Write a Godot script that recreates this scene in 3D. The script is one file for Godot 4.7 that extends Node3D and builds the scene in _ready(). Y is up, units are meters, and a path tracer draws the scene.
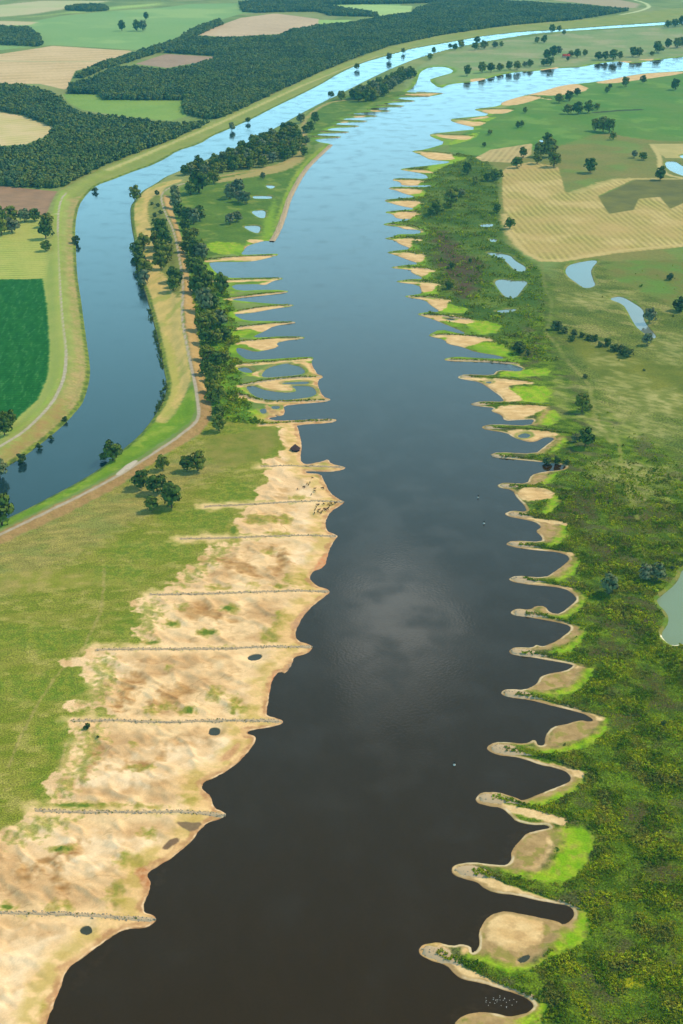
extends Node3D
# A low-water river with groynes, seen from the air. y is up, the camera looks along -z; d below is the distance along -z.

# ---------------------------------------------------------------- camera and light
const EYE := 500.0
const FOCAL := 1300.0
var pitch := atan(632.0 / 1300.0)
var cp := cos(pitch)
var sp := sin(pitch)

func set_camera_and_light() -> void:
	var cam := Camera3D.new()
	cam.name = "camera"
	cam.fov = rad_to_deg(2.0 * atan(512.0 / FOCAL))
	cam.near = 1.0
	cam.far = 60000.0
	cam.position = Vector3(0, EYE, 0)
	cam.rotation.x = -pitch
	add_child(cam)
	cam.current = true
	var env := Environment.new()
	env.background_mode = Environment.BG_SKY
	var sm := ProceduralSkyMaterial.new()
	sm.sky_top_color = Color(0.23, 0.36, 0.40)
	sm.sky_horizon_color = Color(1.36, 1.83, 1.99)
	sm.sky_curve = 0.24
	sm.sky_energy_multiplier = 1.0
	sm.ground_bottom_color = Color(0.25, 0.29, 0.24)
	sm.ground_horizon_color = Color(0.66, 0.84, 0.92)
	sm.energy_multiplier = 1.0
	sm.sky_cover = cloud_cover()
	sm.sky_cover_modulate = Color(1.2, 1.2, 1.18)
	env.sky = Sky.new()
	env.sky.sky_material = sm
	env.tonemap_mode = Environment.TONE_MAPPER_LINEAR
	env.tonemap_exposure = 0.84
	env.fog_enabled = true
	env.fog_density = 0.00003
	env.fog_light_color = Color(0.36, 0.78, 0.95)
	env.sdfgi_enabled = true
	env.ssao_enabled = true
	env.ssil_enabled = true
	var we := WorldEnvironment.new()
	we.name = "environment"
	we.environment = env
	add_child(we)
	var sun := DirectionalLight3D.new()
	sun.name = "sun"
	sun.light_energy = 1.6
	sun.light_color = Color(1.0, 0.88, 0.72)
	sun.light_angular_distance = 0.53
	sun.shadow_enabled = true
	var az := deg_to_rad(66.0)
	var el := deg_to_rad(50.0)
	var to_sun := Vector3(sin(az) * cos(el), sin(el), -cos(az) * cos(el))
	sun.look_at_from_position(to_sun * 10.0, Vector3.ZERO, Vector3.UP)
	add_child(sun)

# A few soft fair-weather clouds; the river mirrors one of them.
func cloud_cover() -> Texture2D:
	var im := Image.create(1024, 512, false, Image.FORMAT_RGBA8)
	im.fill(Color(1, 1, 1, 0))
	var n := FastNoiseLite.new()
	n.seed = 12
	n.frequency = 0.035
	n.fractal_octaves = 4
	var r := RandomNumberGenerator.new()
	r.seed = 31
	var puffs := [[2.7, 31.5, 2.6, 2.7]]   # azimuth, height, half-width, half-height in degrees
	for i in 26:
		var az := r.randf_range(-180, 180)
		if absf(az) < 24.0:
			az += 50.0
		puffs.append([az, r.randf_range(14, 60), r.randf_range(4, 10), r.randf_range(2, 4.5)])
	for p in puffs:
		var cx: float = p[0] / 360.0 * 1024.0
		var cy: float = (90.0 - p[1]) / 180.0 * 512.0
		var rx: float = p[2] / 360.0 * 1024.0 * 1.6
		var ry: float = p[3] / 180.0 * 512.0 * 1.6
		for y in range(int(cy - ry), int(cy + ry) + 1):
			for x in range(int(cx - rx), int(cx + rx) + 1):
				var q := 1.0 - Vector2((x - cx) / rx, (y - cy) / ry).length()
				var a := clampf(q * 1.3 + n.get_noise_2d(x * 2.0, y * 2.0) * 0.7, 0.0, 1.0) * clampf(q * 4.0, 0.0, 1.0)
				var xx := posmod(x, 1024)
				if a > im.get_pixel(xx, y).a:
					im.set_pixel(xx, y, Color(1.0, 0.98, 0.95, a))
	return ImageTexture.create_from_image(im)

# A photo pixel gives a direction; the point is where that ray meets the level h metres above the river.
func gp(px: float, py: float, h := 1.0) -> Vector2:
	var v := py - 512.0
	var t := (EYE - h) / (v * cp + FOCAL * sp)
	return Vector2((px - 341.5) * t, (FOCAL * cp - v * sp) * t)

func per_metre(py: float) -> float:
	return (py + 120.0) * cp / EYE

func path(a: Array, h := 1.0) -> PackedVector2Array:
	var o := PackedVector2Array()
	for i in range(0, a.size(), 2):
		o.append(gp(a[i], a[i + 1], h))
	return o

func rounded(p: PackedVector2Array, closed := true, times := 1) -> PackedVector2Array:
	for k in times:
		var o := PackedVector2Array()
		var n := p.size()
		if not closed:
			o.append(p[0])
		for i in (n if closed else n - 1):
			var a := p[i]
			var b := p[(i + 1) % n]
			o.append(a.lerp(b, 0.22))
			o.append(a.lerp(b, 0.78))
		if not closed:
			o.append(p[n - 1])
		p = o
	return p

# ---------------------------------------------------------------- outlines (photo pixels, turned into ground points by gp)
const LEFT_SHORE := [40,1060, 46,1024, 54,1005, 60,988, 67,969, 82,958, 100,945, 115,934, 127,929, 145,928, 152,925, 157,919, 152,914, 144,913, 143,904, 150,891, 151,881, 146,876, 150,871, 157,867, 172,858, 190,843, 200,830, 207,823, 220,819, 227,815, 222,811, 214,808, 211,797, 202,789, 203,782, 219,776, 237,764, 250,750, 256,741, 255,736, 247,734, 248,731, 259,729, 272,727, 282,724, 284,721, 276,718, 267,716, 267,709, 269,695, 272,680, 279,671, 286,674, 292,664, 294,657, 307,654, 314,647, 309,644, 297,641, 295,632, 300,622, 307,611, 320,600, 331,592, 327,589, 316,586, 309,578, 312,572, 325,567, 329,550, 334,541, 338,536, 334,534, 327,531, 325,522, 330,512, 346,502, 340,500, 330,493, 324,481, 321,474, 305,473, 306,471, 330,472, 343,470, 346,467, 331,464, 328,459, 324,461, 305,465, 300,460, 302,445, 298,428, 296,425, 331,423, 338,420, 331,418.5, 291,420.5, 274,420.5, 267,418, 283,416, 285,411, 283,406, 300,404, 325,402, 332,399.5, 323,397, 318,386, 318,380, 323,377.5, 322,375.5, 317,374, 311,363, 313,359, 314,357.5, 309,356.5, 256,360, 245,359, 236,352, 237,347, 254,352, 263,351, 279,347, 276,343, 289,340, 303,339, 306,337, 287,336, 250,338, 263,332, 274,326, 291,323.5, 298,322, 278,321, 245,321, 232,314, 249,313.5, 278,308, 292,306.5, 295,304.5, 274,304, 231,300, 234,298.5, 278,294, 287,292.5, 290,291, 272,289.5, 237,291, 230,285, 256,284, 265,285.5, 274,280.5, 282,279.5, 284,277.5, 254,277.5, 225,278, 216,273, 210,266, 209,262, 243,262, 256,261, 276,256, 279,254.5, 276,253.5, 243,255, 241,253, 250,245, 263,241, 274,241, 281,230, 286,215, 291,197, 305,172, 316,160, 333,144, 320,142.5, 313,139.5, 341,137.5, 342,136.3, 314,135, 322,133.5, 349,132.7, 350,131.5, 325,130, 333,128, 359,126.8, 360,125.5, 335,124.5, 338,123, 367,121.8, 368,120.5, 340,119.5, 350,118, 377,116.7, 378,115.4, 350,114, 365,112.3, 390,111.6, 391,110.5, 368,109, 375,107.8, 404,106.6, 405,105.4, 380,103.8, 392,102.8, 415,101.5, 416,100.5, 398,98.8, 400,97.5, 431,96.5, 445,93.5, 420,92.5, 405,92, 412,89, 417,82, 420,72, 430,67, 447,67, 455,72, 437,77, 428,80, 440,89, 450,84, 475,82, 500,75, 517,72, 538,71, 550,69, 583,67, 595,64, 618,61, 633,64, 663,59, 683,57, 780,46]
const RIVER_LINE_R := [780,60, 680,66, 600,76, 520,90, 470,104, 430,125, 400,160, 375,230, 390,300, 440,430, 470,600, 440,800, 400,1060]
const RIGHT_SHORE := [452,1060, 454,1024, 460,1015, 475,1012, 495,1013, 510,1017, 525,1014, 535,1007, 530,1000, 520,995, 500,989, 482,983, 465,980, 455,975, 447,965, 432,961, 421,956, 418,950, 422,945, 437,942, 452,946, 462,944, 472,947, 471,953, 477,951, 480,943, 478,933, 484,920, 495,913, 507,911, 527,915, 545,919, 558,921, 563,925, 568,923, 574,917, 574,911, 569,906, 558,904, 540,901, 515,895, 495,893, 485,889, 477,882, 460,878, 453,874, 451,869, 456,864, 472,862, 495,865, 507,865, 512,859, 511,850, 520,840, 527,833, 540,830, 551,828, 547,825, 532,825, 517,822, 510,815, 502,808, 487,806, 477,803, 475,798, 482,792, 497,792, 515,797, 522,801, 535,796, 552,789, 570,782, 571,777, 565,771, 552,767, 540,765, 527,760, 515,757, 497,755, 488,751, 486,747, 495,742, 507,742, 525,744, 535,739, 538,746, 545,745, 545,736, 552,727, 567,724, 580,720, 590,722, 594,720, 585,714, 570,710, 545,704, 530,700, 507,697, 501,694, 502,691, 508,689, 525,690, 537,684, 540,677, 547,674, 565,671, 574,666, 570,664, 552,661, 530,657, 512,655, 508,651, 515,647, 532,648, 537,644, 542,647, 557,641, 570,631, 571,627, 565,624, 545,620, 527,617, 512,615, 510,612, 517,608.5, 530,610, 535,606, 545,606, 550,613, 560,614, 575,602, 577,598, 570,591, 557,587, 532,585, 512,582, 508,579, 516,575.5, 545,578, 557,570, 570,560, 567,555, 557,552, 532,550, 512,547, 505,544, 512,540.5, 542,542, 542,537, 535,531, 542,527, 535,522, 522,519, 510,517, 504,514, 511,510.5, 527,512, 525,506, 516,497, 513,490, 500,488, 497,485, 504,482.5, 527,484, 531,475, 542,472, 563,470, 567,466, 550,463, 525,460.5, 500,458, 489,455, 497,452, 535,454, 545,446, 556,438, 545,437, 535,442, 527,442, 512,437, 507,433, 487,430, 480,427, 492,424, 530,426, 535,419, 520,420, 504,421, 502,415, 490,411, 495,408, 475,406, 469,404, 482,401, 505,402, 500,396, 490,389, 480,382, 460,379, 457,377, 465,374, 493,375.5, 497,370, 520,371.5, 524,368, 505,363, 480,362, 446,361, 443,359, 455,356.5, 480,358, 505,359, 500,356, 475,352, 462,347, 447,344, 445,340, 430,336.5, 428,335, 440,329, 462,334, 466,333, 437,321, 432,319, 420,315.5, 417,314, 425,312, 441,312, 430,305, 425,300, 406,297.3, 404,296, 420,294, 422,292, 419,285, 397,282.3, 396,281, 410,279, 425,279, 410,272, 412,270, 392,268.3, 391,267, 405,265, 420,264, 405,259, 395,255, 388,253.2, 387,252, 395,250.5, 412,249, 399,244, 395,240.5, 386,239.2, 385,238, 395,236.5, 397,234, 420,234, 421,230, 402,229, 400,227, 384,225.3, 383,224, 390,222.5, 415,219, 397,219, 392,214, 386,213, 385,211.8, 395,210.5, 417,209, 400,206, 384,201.2, 382,200, 395,198.5, 417,197, 405,194, 395,190, 387,189, 386,188, 395,186.5, 430,187, 432,185, 402,186, 400,182, 391,180, 390,179, 400,178, 429,179, 425,174, 402,170.2, 400,169, 410,167.5, 425,166, 455,162, 430,160, 421,155, 413,152.2, 412,151, 425,149.5, 447,143, 431,137, 429,134, 450,131.7, 480,129, 452,122, 450,119, 462,117.7, 492,115, 476,110.5, 474,109, 500,106, 502,102, 522,96, 540,92, 563,85, 595,82, 613,79, 638,74, 663,72, 683,71, 780,64]
const RIVER_LINE_L := [780,55, 640,66, 560,73, 470,88, 425,103, 385,124, 345,150, 300,240, 315,300, 350,430, 360,600, 300,800, 200,1060]
const CANAL := [-80,500, 0,472, 7,467, 25,456, 50,437, 67,422, 80,407, 84,400, 88,387, 90,377, 90,365, 85,330, 81,300, 77,275, 76,250, 75,225, 79,205, 87,194, 97,185, 112,180, 132,172, 150,166, 165,159, 177,151, 200,144, 212,136, 227,130, 250,120, 275,107, 300,95, 320,85, 340,73, 362,63, 390,55, 415,48, 440,44, 460,40.5, 487,35.5, 525,31.5, 550,30.5, 608,26, 638,24, 668,22, 780,14, 780,18, 663,25, 638,26.5, 608,28.5, 538,33, 512,37, 487,41, 462,46, 437,52, 412,60, 390,69, 365,81, 340,94, 327,100, 315,106, 300,114, 270,131, 240,147, 205,160, 177,172, 165,177, 155,184, 142,191, 135,200, 130,207, 131,225, 135,245, 139,280, 145,292, 150,310, 157,337, 162,362, 167,385, 164,400, 152,420, 140,435, 120,452, 100,469, 75,484, 50,497, 25,510, 10,517, -10,528, -80,560]
const PONDS := [
	["pond", [485,252, 510,255, 515,261, 526,267, 525,272, 515,271, 505,260, 492,256]],
	["pond", [494,282, 500,279, 514,281, 529,281, 522,290, 515,299, 505,297, 499,290]],
	["pond", [565,270, 570,264, 600,259, 590,270, 593,280, 596,286, 585,289, 575,282, 567,276]],
	["pond", [608,299, 620,296, 630,301, 644,310, 643,319, 648,327, 657,337, 653,339, 638,329, 633,322, 628,312, 623,304]],
	["pond", [720,560, 683,567, 678,582, 663,595, 655,601, 669,615, 668,625, 660,635, 670,646, 683,644, 720,640]],
	["pond", [664,162, 675,161, 683,167, 700,172, 700,182, 683,176, 668,170]],
	["pond", [677,156, 690,154, 690,161]],
	["pond", [494,311, 519,308.5, 512,312, 499,313]], ["pond", [479,225, 494,223.5, 492,227, 482,227]], ["pond", [489,239, 497,239, 496,242, 491,242]],
	["pond", [250,211, 266,210, 265,219, 257,217]], ["pond", [242,226, 261,225.5, 259,234, 250,231]], ["pond", [252,196, 272,196, 272,199, 254,199]],
	["pond", [184,210, 202,212, 198,216.5, 186,214.5]], ["pond", [265,185, 276,186, 272,189, 268,188]], ["pond", [538,141, 543,139, 543,143]],
	["pond", [287,363, 267,368, 261,375, 264,378, 300,375, 306,372, 300,366.5, 291,365]], ["pond", [236,368, 247,367, 254,373, 243,372.5]],
	["pond", [278,383, 309,381.3, 309,384, 290,384.5]], ["pond", [245,386, 254,386, 263,390, 283,393, 296,392, 296,389, 290,386, 313,386, 318,396, 289,400, 267,401, 252,395]],
	["pond", [259,410, 265,408, 267,413, 262,414]], ["pond", [271,406, 280,406, 279,409, 272,409]],
	["pond", [209,729, 214,727.5, 220,729, 220,733, 215,736, 209,734]], ["pond", [247,657, 255,654, 262,655, 261,659, 253,661, 248,660]],
	["pond", [79,930, 84,926, 90,926.5, 92,931, 88,935, 81,935]], ["pond", [515,960, 524,956, 530,954, 529,960, 522,964]],
	["pond", [484,382, 492,381.5, 490,384]], ["pond", [517,436, 524,433, 531,435, 528,438, 520,438]], ["pond", [442,318, 456,319, 452,321]],
	["pond", [508,363.5, 522,370, 514,371]],
]
# groynes on the right bank, from the root out to the tip
const RIGHT_GROYNES := [[560,1009, 547,1002, 512,987, 475,970, 445,955, 424,949], [590,912, 570,903, 542,893, 512,883, 482,872, 456,869], [585,822, 560,814, 532,806, 505,799, 480,797], [598,773, 580,767, 552,759, 517,751, 492,747], [612,718, 600,714, 570,705, 530,695, 505,692], [590,665, 575,661, 540,654, 512,650.5], [585,626, 570,622, 540,614.5, 515,611.5], [582,589, 570,586, 540,580.5, 512,578], [585,554, 570,551, 532,545.5, 510,543], [580,526, 565,522, 532,515.5, 510,513.5], [570,492, 555,490, 522,486.5, 501,485], [570,462, 545,460, 520,457.5, 492,455], [572,434.5, 555,432, 512,428.5, 485,427], [548,406.5, 525,405, 500,403.7, 473,403.6], [532,382, 487,377.8, 461,376.2], [518,363, 480,360, 447,358.7], [492,339, 462,335, 432,334.5], [474,320, 445,316, 421,314], [450,300, 430,297, 408,296], [440,284, 417,281, 400,280.7], [434,270, 410,267, 394,266.7], [425,254, 410,252, 390,252], [422,239, 410,238, 388,238], [424,230, 410,225.5, 386,224], [420,213, 410,212, 388,211.8], [424,202, 412,201, 385,200], [422,190, 412,189, 389,188], [425,181, 412,180, 393,179], [430,170.5, 415,169.5, 403,169], [452,154, 430,152, 415,151], [474,136, 450,135, 432,134], [486,122, 470,120.5, 453,119], [515,109.5, 495,109.5, 478,109], [552,99, 540,97, 526,95]]
# groynes that cross the wide sand on the left bank
const SAND_GROYNES := [[-30,913, 0,914, 80,916, 130,918, 154,919], [36,812, 100,814, 170,813, 205,813, 224,815], [72,722, 110,721, 170,724, 210,722, 267,720, 281,721], [97,651, 160,650, 222,650, 260,648, 311,646.5], [150,596, 195,595, 235,594, 285,592, 328,591], [180,540, 237,539, 292,536.5, 335,536], [205,508, 217,507, 280,504, 310,502, 343,501.5], [262,467, 300,466, 343,467]]
# vegetated spits in the lagoons of the left bank
const SPIT_GROYNES := [[262,424, 290,422, 315,420.5, 335,420], [238,394, 265,402, 296,401, 329,399.5], [240,385, 278,379, 300,377.5, 320,376.3], [240,364.5, 278,361, 311,358], [240,342, 274,338, 303,337.3], [238,328, 274,323, 295,322], [238,311, 269,306, 292,304.8], [228,298, 263,293.3, 287,291.5], [212,280.5, 234,280, 263,278.5, 281,278], [208,259.5, 245,256.5, 276,255]]
const FAR_GROYNES := [[312,137, 340,137], [320,132, 348,132], [333,126, 358,126], [337,121, 366,121], [347,115.5, 376,116], [367,110, 389,111], [377,106, 403,106], [392,101, 414,101], [398,96, 430,96], [417,92, 443,93.3]]
const WALL := [272,241, 278,230, 284,214, 289,197, 303,172, 314,160, 331,144.5]
const LEFT_ROAD := [-60,478, 0,447, 25,431, 42,415, 54,400, 60,388, 64,377, 66,360, 64,340, 62,325, 59,282, 57,240, 58,210, 62,196, 77,184, 95,175, 107,169, 130,159, 150,151, 170,143, 212,124, 250,107, 287,90, 320,74, 340,66, 390,48, 440,36, 460,33, 525,24, 608,19, 683,13, 780,6]
const RIGHT_ROAD := [-60,560, 0,535, 37,517, 75,499, 120,475, 140,462, 170,443, 180,435, 195,424, 199,415, 197,400, 195,385, 186,345, 181,317, 183,290, 181,270, 174,232, 164,212, 160,197, 166,189, 185,183]
const CANAL_BANK := [150,421, 158,411, 166,386, 161,362, 156,337, 149,310, 144,292, 138,280, 135,250]

# ---------------------------------------------------------------- the land: tiles of height and of ground cover
var na: PackedByteArray   # cloudy noise, 1024 x 1024, features of about 128 texels
var nb: PackedByteArray   # fine grain
var layers: Array = []
var names: Array = [["ground", "structure"]]   # a patch of land by number: what it is called
var tiles: Array = [
	{"x0": -280.0, "x1": 280.0, "d0": 400.0, "d1": 760.0, "cell": 1.5, "k": 4},
	{"x0": -430.0, "x1": 430.0, "d0": 760.0, "d1": 1420.0, "cell": 2.0, "k": 3},
	{"x0": -758.0, "x1": 758.0, "d0": 1420.0, "d1": 2752.0, "cell": 3.6, "k": 3},
	{"x0": -1104.0, "x1": 1104.0, "d0": 2752.0, "d1": 4300.0, "cell": 6.0, "k": 4},
	{"x0": -2205.0, "x1": 2205.0, "d0": 4300.0, "d1": 8005.0, "cell": 15.0, "k": 5},
]
var cur: Dictionary
var fields: Array
var bands: Array

func make_noise(kind: int, freq: float, octaves: int, sd: int) -> PackedByteArray:
	var n := FastNoiseLite.new()
	n.noise_type = kind
	n.seed = sd
	n.frequency = freq
	n.fractal_type = FastNoiseLite.FRACTAL_FBM if octaves > 1 else FastNoiseLite.FRACTAL_NONE
	n.fractal_octaves = octaves
	var im := n.get_seamless_image(1024, 1024, false, false, 0.12, true)
	im.convert(Image.FORMAT_L8)
	return im.get_data()

func noise(x: float, d: float, wave: float, shift := 0.0) -> float:
	var s := 128.0 / wave
	return na[((int((d + 30000.0) * s + shift) & 1023) << 10) | (int((x + 30000.0) * s + shift * 1.7) & 1023)] / 255.0

func rgb(r: float, g: float, b: float) -> Vector3:
	return Vector3(r, g, b) / 255.0

func patch(called: String) -> int:
	names.append([called, "structure"])
	return names.size() - 1

# One sheet of ground cover or one change of height, bounded by an outline (or by a line of half-width hw).
func lay(pts: PackedVector2Array, o: Dictionary) -> void:
	var d := {"line": false, "hw": 0.0, "f": 1.0, "amp": 0.0, "w0": 12.0, "lo": 0.0, "hi": 1e9, "w1": 30.0, "k1": 1.6, "w2": 20.0, "th": 0.6, "a2": 0.0, "grain": 0.12, "gm": 0.5, "ang": 0.0, "st": 1.0, "a": 1.0, "cls": -1, "h": "", "hp": [], "period": 0.0, "sa": 0.0, "warp": 0.0, "near": 0.0, "far": 1e9, "iso": 0.0}
	d.merge(o, true)
	if not d.has("c1"):
		d.c1 = d.get("c0", Vector3.ZERO)
	if not d.has("c2"):
		d.c2 = d.get("c0", Vector3.ZERO)
	d.pts = pts
	var lo := Vector2(1e9, 1e9)
	var hi := -lo
	for p in pts:
		lo = lo.min(p)
		hi = hi.max(p)
	var reach: float = d.f + d.amp + absf(d.lo) if d.lo < 0.0 else d.f + d.amp
	if d.h == "water":
		reach = maxf(reach, 30.0)
	if d.line:
		reach = maxf(reach, d.f + d.amp) + d.hw
	d.reach = reach
	d.box = [lo.x - reach, hi.x + reach, lo.y - reach, hi.y + reach]
	layers.append(d)

func distance_field(i: int) -> void:
	var l: Dictionary = layers[i]
	var t := cur
	var cell: float = t.cell
	var b: Array = l.box
	if b[1] < t.x0 or b[0] > t.x1 or b[3] < t.d0 or b[2] > t.d1 or l.near > t.d0 or l.far < t.d0:
		return
	var i0 := clampi(int(floor((b[0] - t.x0) / cell)), 0, t.nx - 1)
	var i1 := clampi(int(ceil((b[1] - t.x0) / cell)), 0, t.nx - 1)
	var j0 := clampi(int(floor((b[2] - t.d0) / cell)), 0, t.ny - 1)
	var j1 := clampi(int(ceil((b[3] - t.d0) / cell)), 0, t.ny - 1)
	var w := i1 - i0 + 1
	var n := j1 - j0 + 1
	if w < 2 or n < 2:
		return
	var reach: float = maxf(l.reach, cell * 1.5)
	if l.h == "water":
		reach = maxf(reach, 32.0)
	var a := PackedFloat32Array()
	a.resize(w * n)
	a.fill(-reach)
	var p: PackedVector2Array = l.pts
	var m := p.size()
	if not l.line:
		for j in n:
			var d: float = t.d0 + (j0 + j) * cell
			var xs: Array = []
			for e in m:
				var u := p[e]
				var v := p[(e + 1) % m]
				if (u.y <= d) != (v.y <= d):
					xs.append(u.x + (v.x - u.x) * (d - u.y) / (v.y - u.y))
			xs.sort()
			for q in range(0, xs.size() - 1, 2):
				var s0 := maxi(0, int(ceil((xs[q] - t.x0) / cell)) - i0)
				var s1 := mini(w - 1, int(floor((xs[q + 1] - t.x0) / cell)) - i0)
				for s in range(s0, s1 + 1):
					a[j * w + s] = reach
	for e in (m - 1 if l.line else m):
		var u := p[e]
		var v := p[(e + 1) % m]
		var e0 := maxi(i0, int(floor((minf(u.x, v.x) - reach - t.x0) / cell)))
		var e1 := mini(i1, int(ceil((maxf(u.x, v.x) + reach - t.x0) / cell)))
		var g0 := maxi(j0, int(floor((minf(u.y, v.y) - reach - t.d0) / cell)))
		var g1 := mini(j1, int(ceil((maxf(u.y, v.y) + reach - t.d0) / cell)))
		var uv := v - u
		var inv := 1.0 / maxf(uv.length_squared(), 1e-6)
		for g in range(g0, g1 + 1):
			var qy: float = t.d0 + g * cell - u.y
			for h in range(e0, e1 + 1):
				var qx: float = t.x0 + h * cell - u.x
				var s := clampf((qx * uv.x + qy * uv.y) * inv, 0.0, 1.0)
				var dx := qx - uv.x * s
				var dy := qy - uv.y * s
				var r := sqrt(dx * dx + dy * dy)
				var at := (g - j0) * w + h - i0
				if l.line:
					if l.hw - r > a[at]:
						a[at] = l.hw - r
				elif r < absf(a[at]):
					a[at] = r if a[at] > 0.0 else -r
	fields[i] = [i0, j0, w, n, a]

func heights() -> void:
	var t := cur
	var cell: float = t.cell
	var h := PackedFloat32Array()
	h.resize(t.nx * t.ny)
	var c := PackedInt32Array()
	c.resize(t.nx * t.ny)
	for j in t.ny:
		for i in t.nx:
			var x: float = t.x0 + i * cell
			var d: float = t.d0 + j * cell
			h[j * t.nx + i] = 1.3 + 0.9 * noise(x, d, 60.0) + 0.25 * noise(x, d, 9.0, 300.0)
	for q in layers.size():
		var f = fields[q]
		if f == null:
			continue
		var l: Dictionary = layers[q]
		if l.h == "" and l.cls < 0:
			continue
		var a: PackedFloat32Array = f[4]
		var w: int = f[2]
		var mode: String = l.h
		var hp: Array = l.hp
		for j in f[3]:
			for i in w:
				var s := a[j * w + i]
				var at: int = (f[1] + j) * t.nx + f[0] + i
				if l.cls >= 0 and s > 0.0:
					c[at] = l.cls
				if mode == "":
					continue
				var x: float = t.x0 + (f[0] + i) * cell
				var d: float = t.d0 + (f[1] + j) * cell
				if mode == "water":
					if s > -31.0:
						var e: float = s + (noise(x, d, 7.0, 77.0) - 0.5) * hp[1]
						h[at] = minf(h[at], clampf(-e * hp[0], -2.5, 9.0))
				elif mode == "set":
					var k: float = clampf(s / hp[1], 0.0, 1.0)
					if hp[2] > 1.0:   # blown and washed sand: soft ridges with hollows between
						var r := 1.0 - absf(2.0 * noise(x + 0.5 * d, d, 44.0, 500.0) - 1.0)
						var small := 1.0 - absf(2.0 * noise(x, d, 17.0, 130.0) - 1.0)
						h[at] = lerpf(h[at], hp[0] + (r * r * r - 0.45) * hp[2] + (small * small - 0.5) * hp[2] * 0.16, k)
						continue
					h[at] = lerpf(h[at], hp[0] + (noise(x, d, 26.0, 500.0) - 0.5) * hp[2] + (noise(x, d, 8.0, 900.0) - 0.5) * hp[2] * 0.4, k)
				elif mode == "rise":   # hp: crest height, half-width of the crest; hw of the line is the foot
					var k: float = smoothstep(0.0, l.hw - hp[1], s)
					h[at] += hp[0] * k
	t.h = h
	t.cls = c

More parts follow.
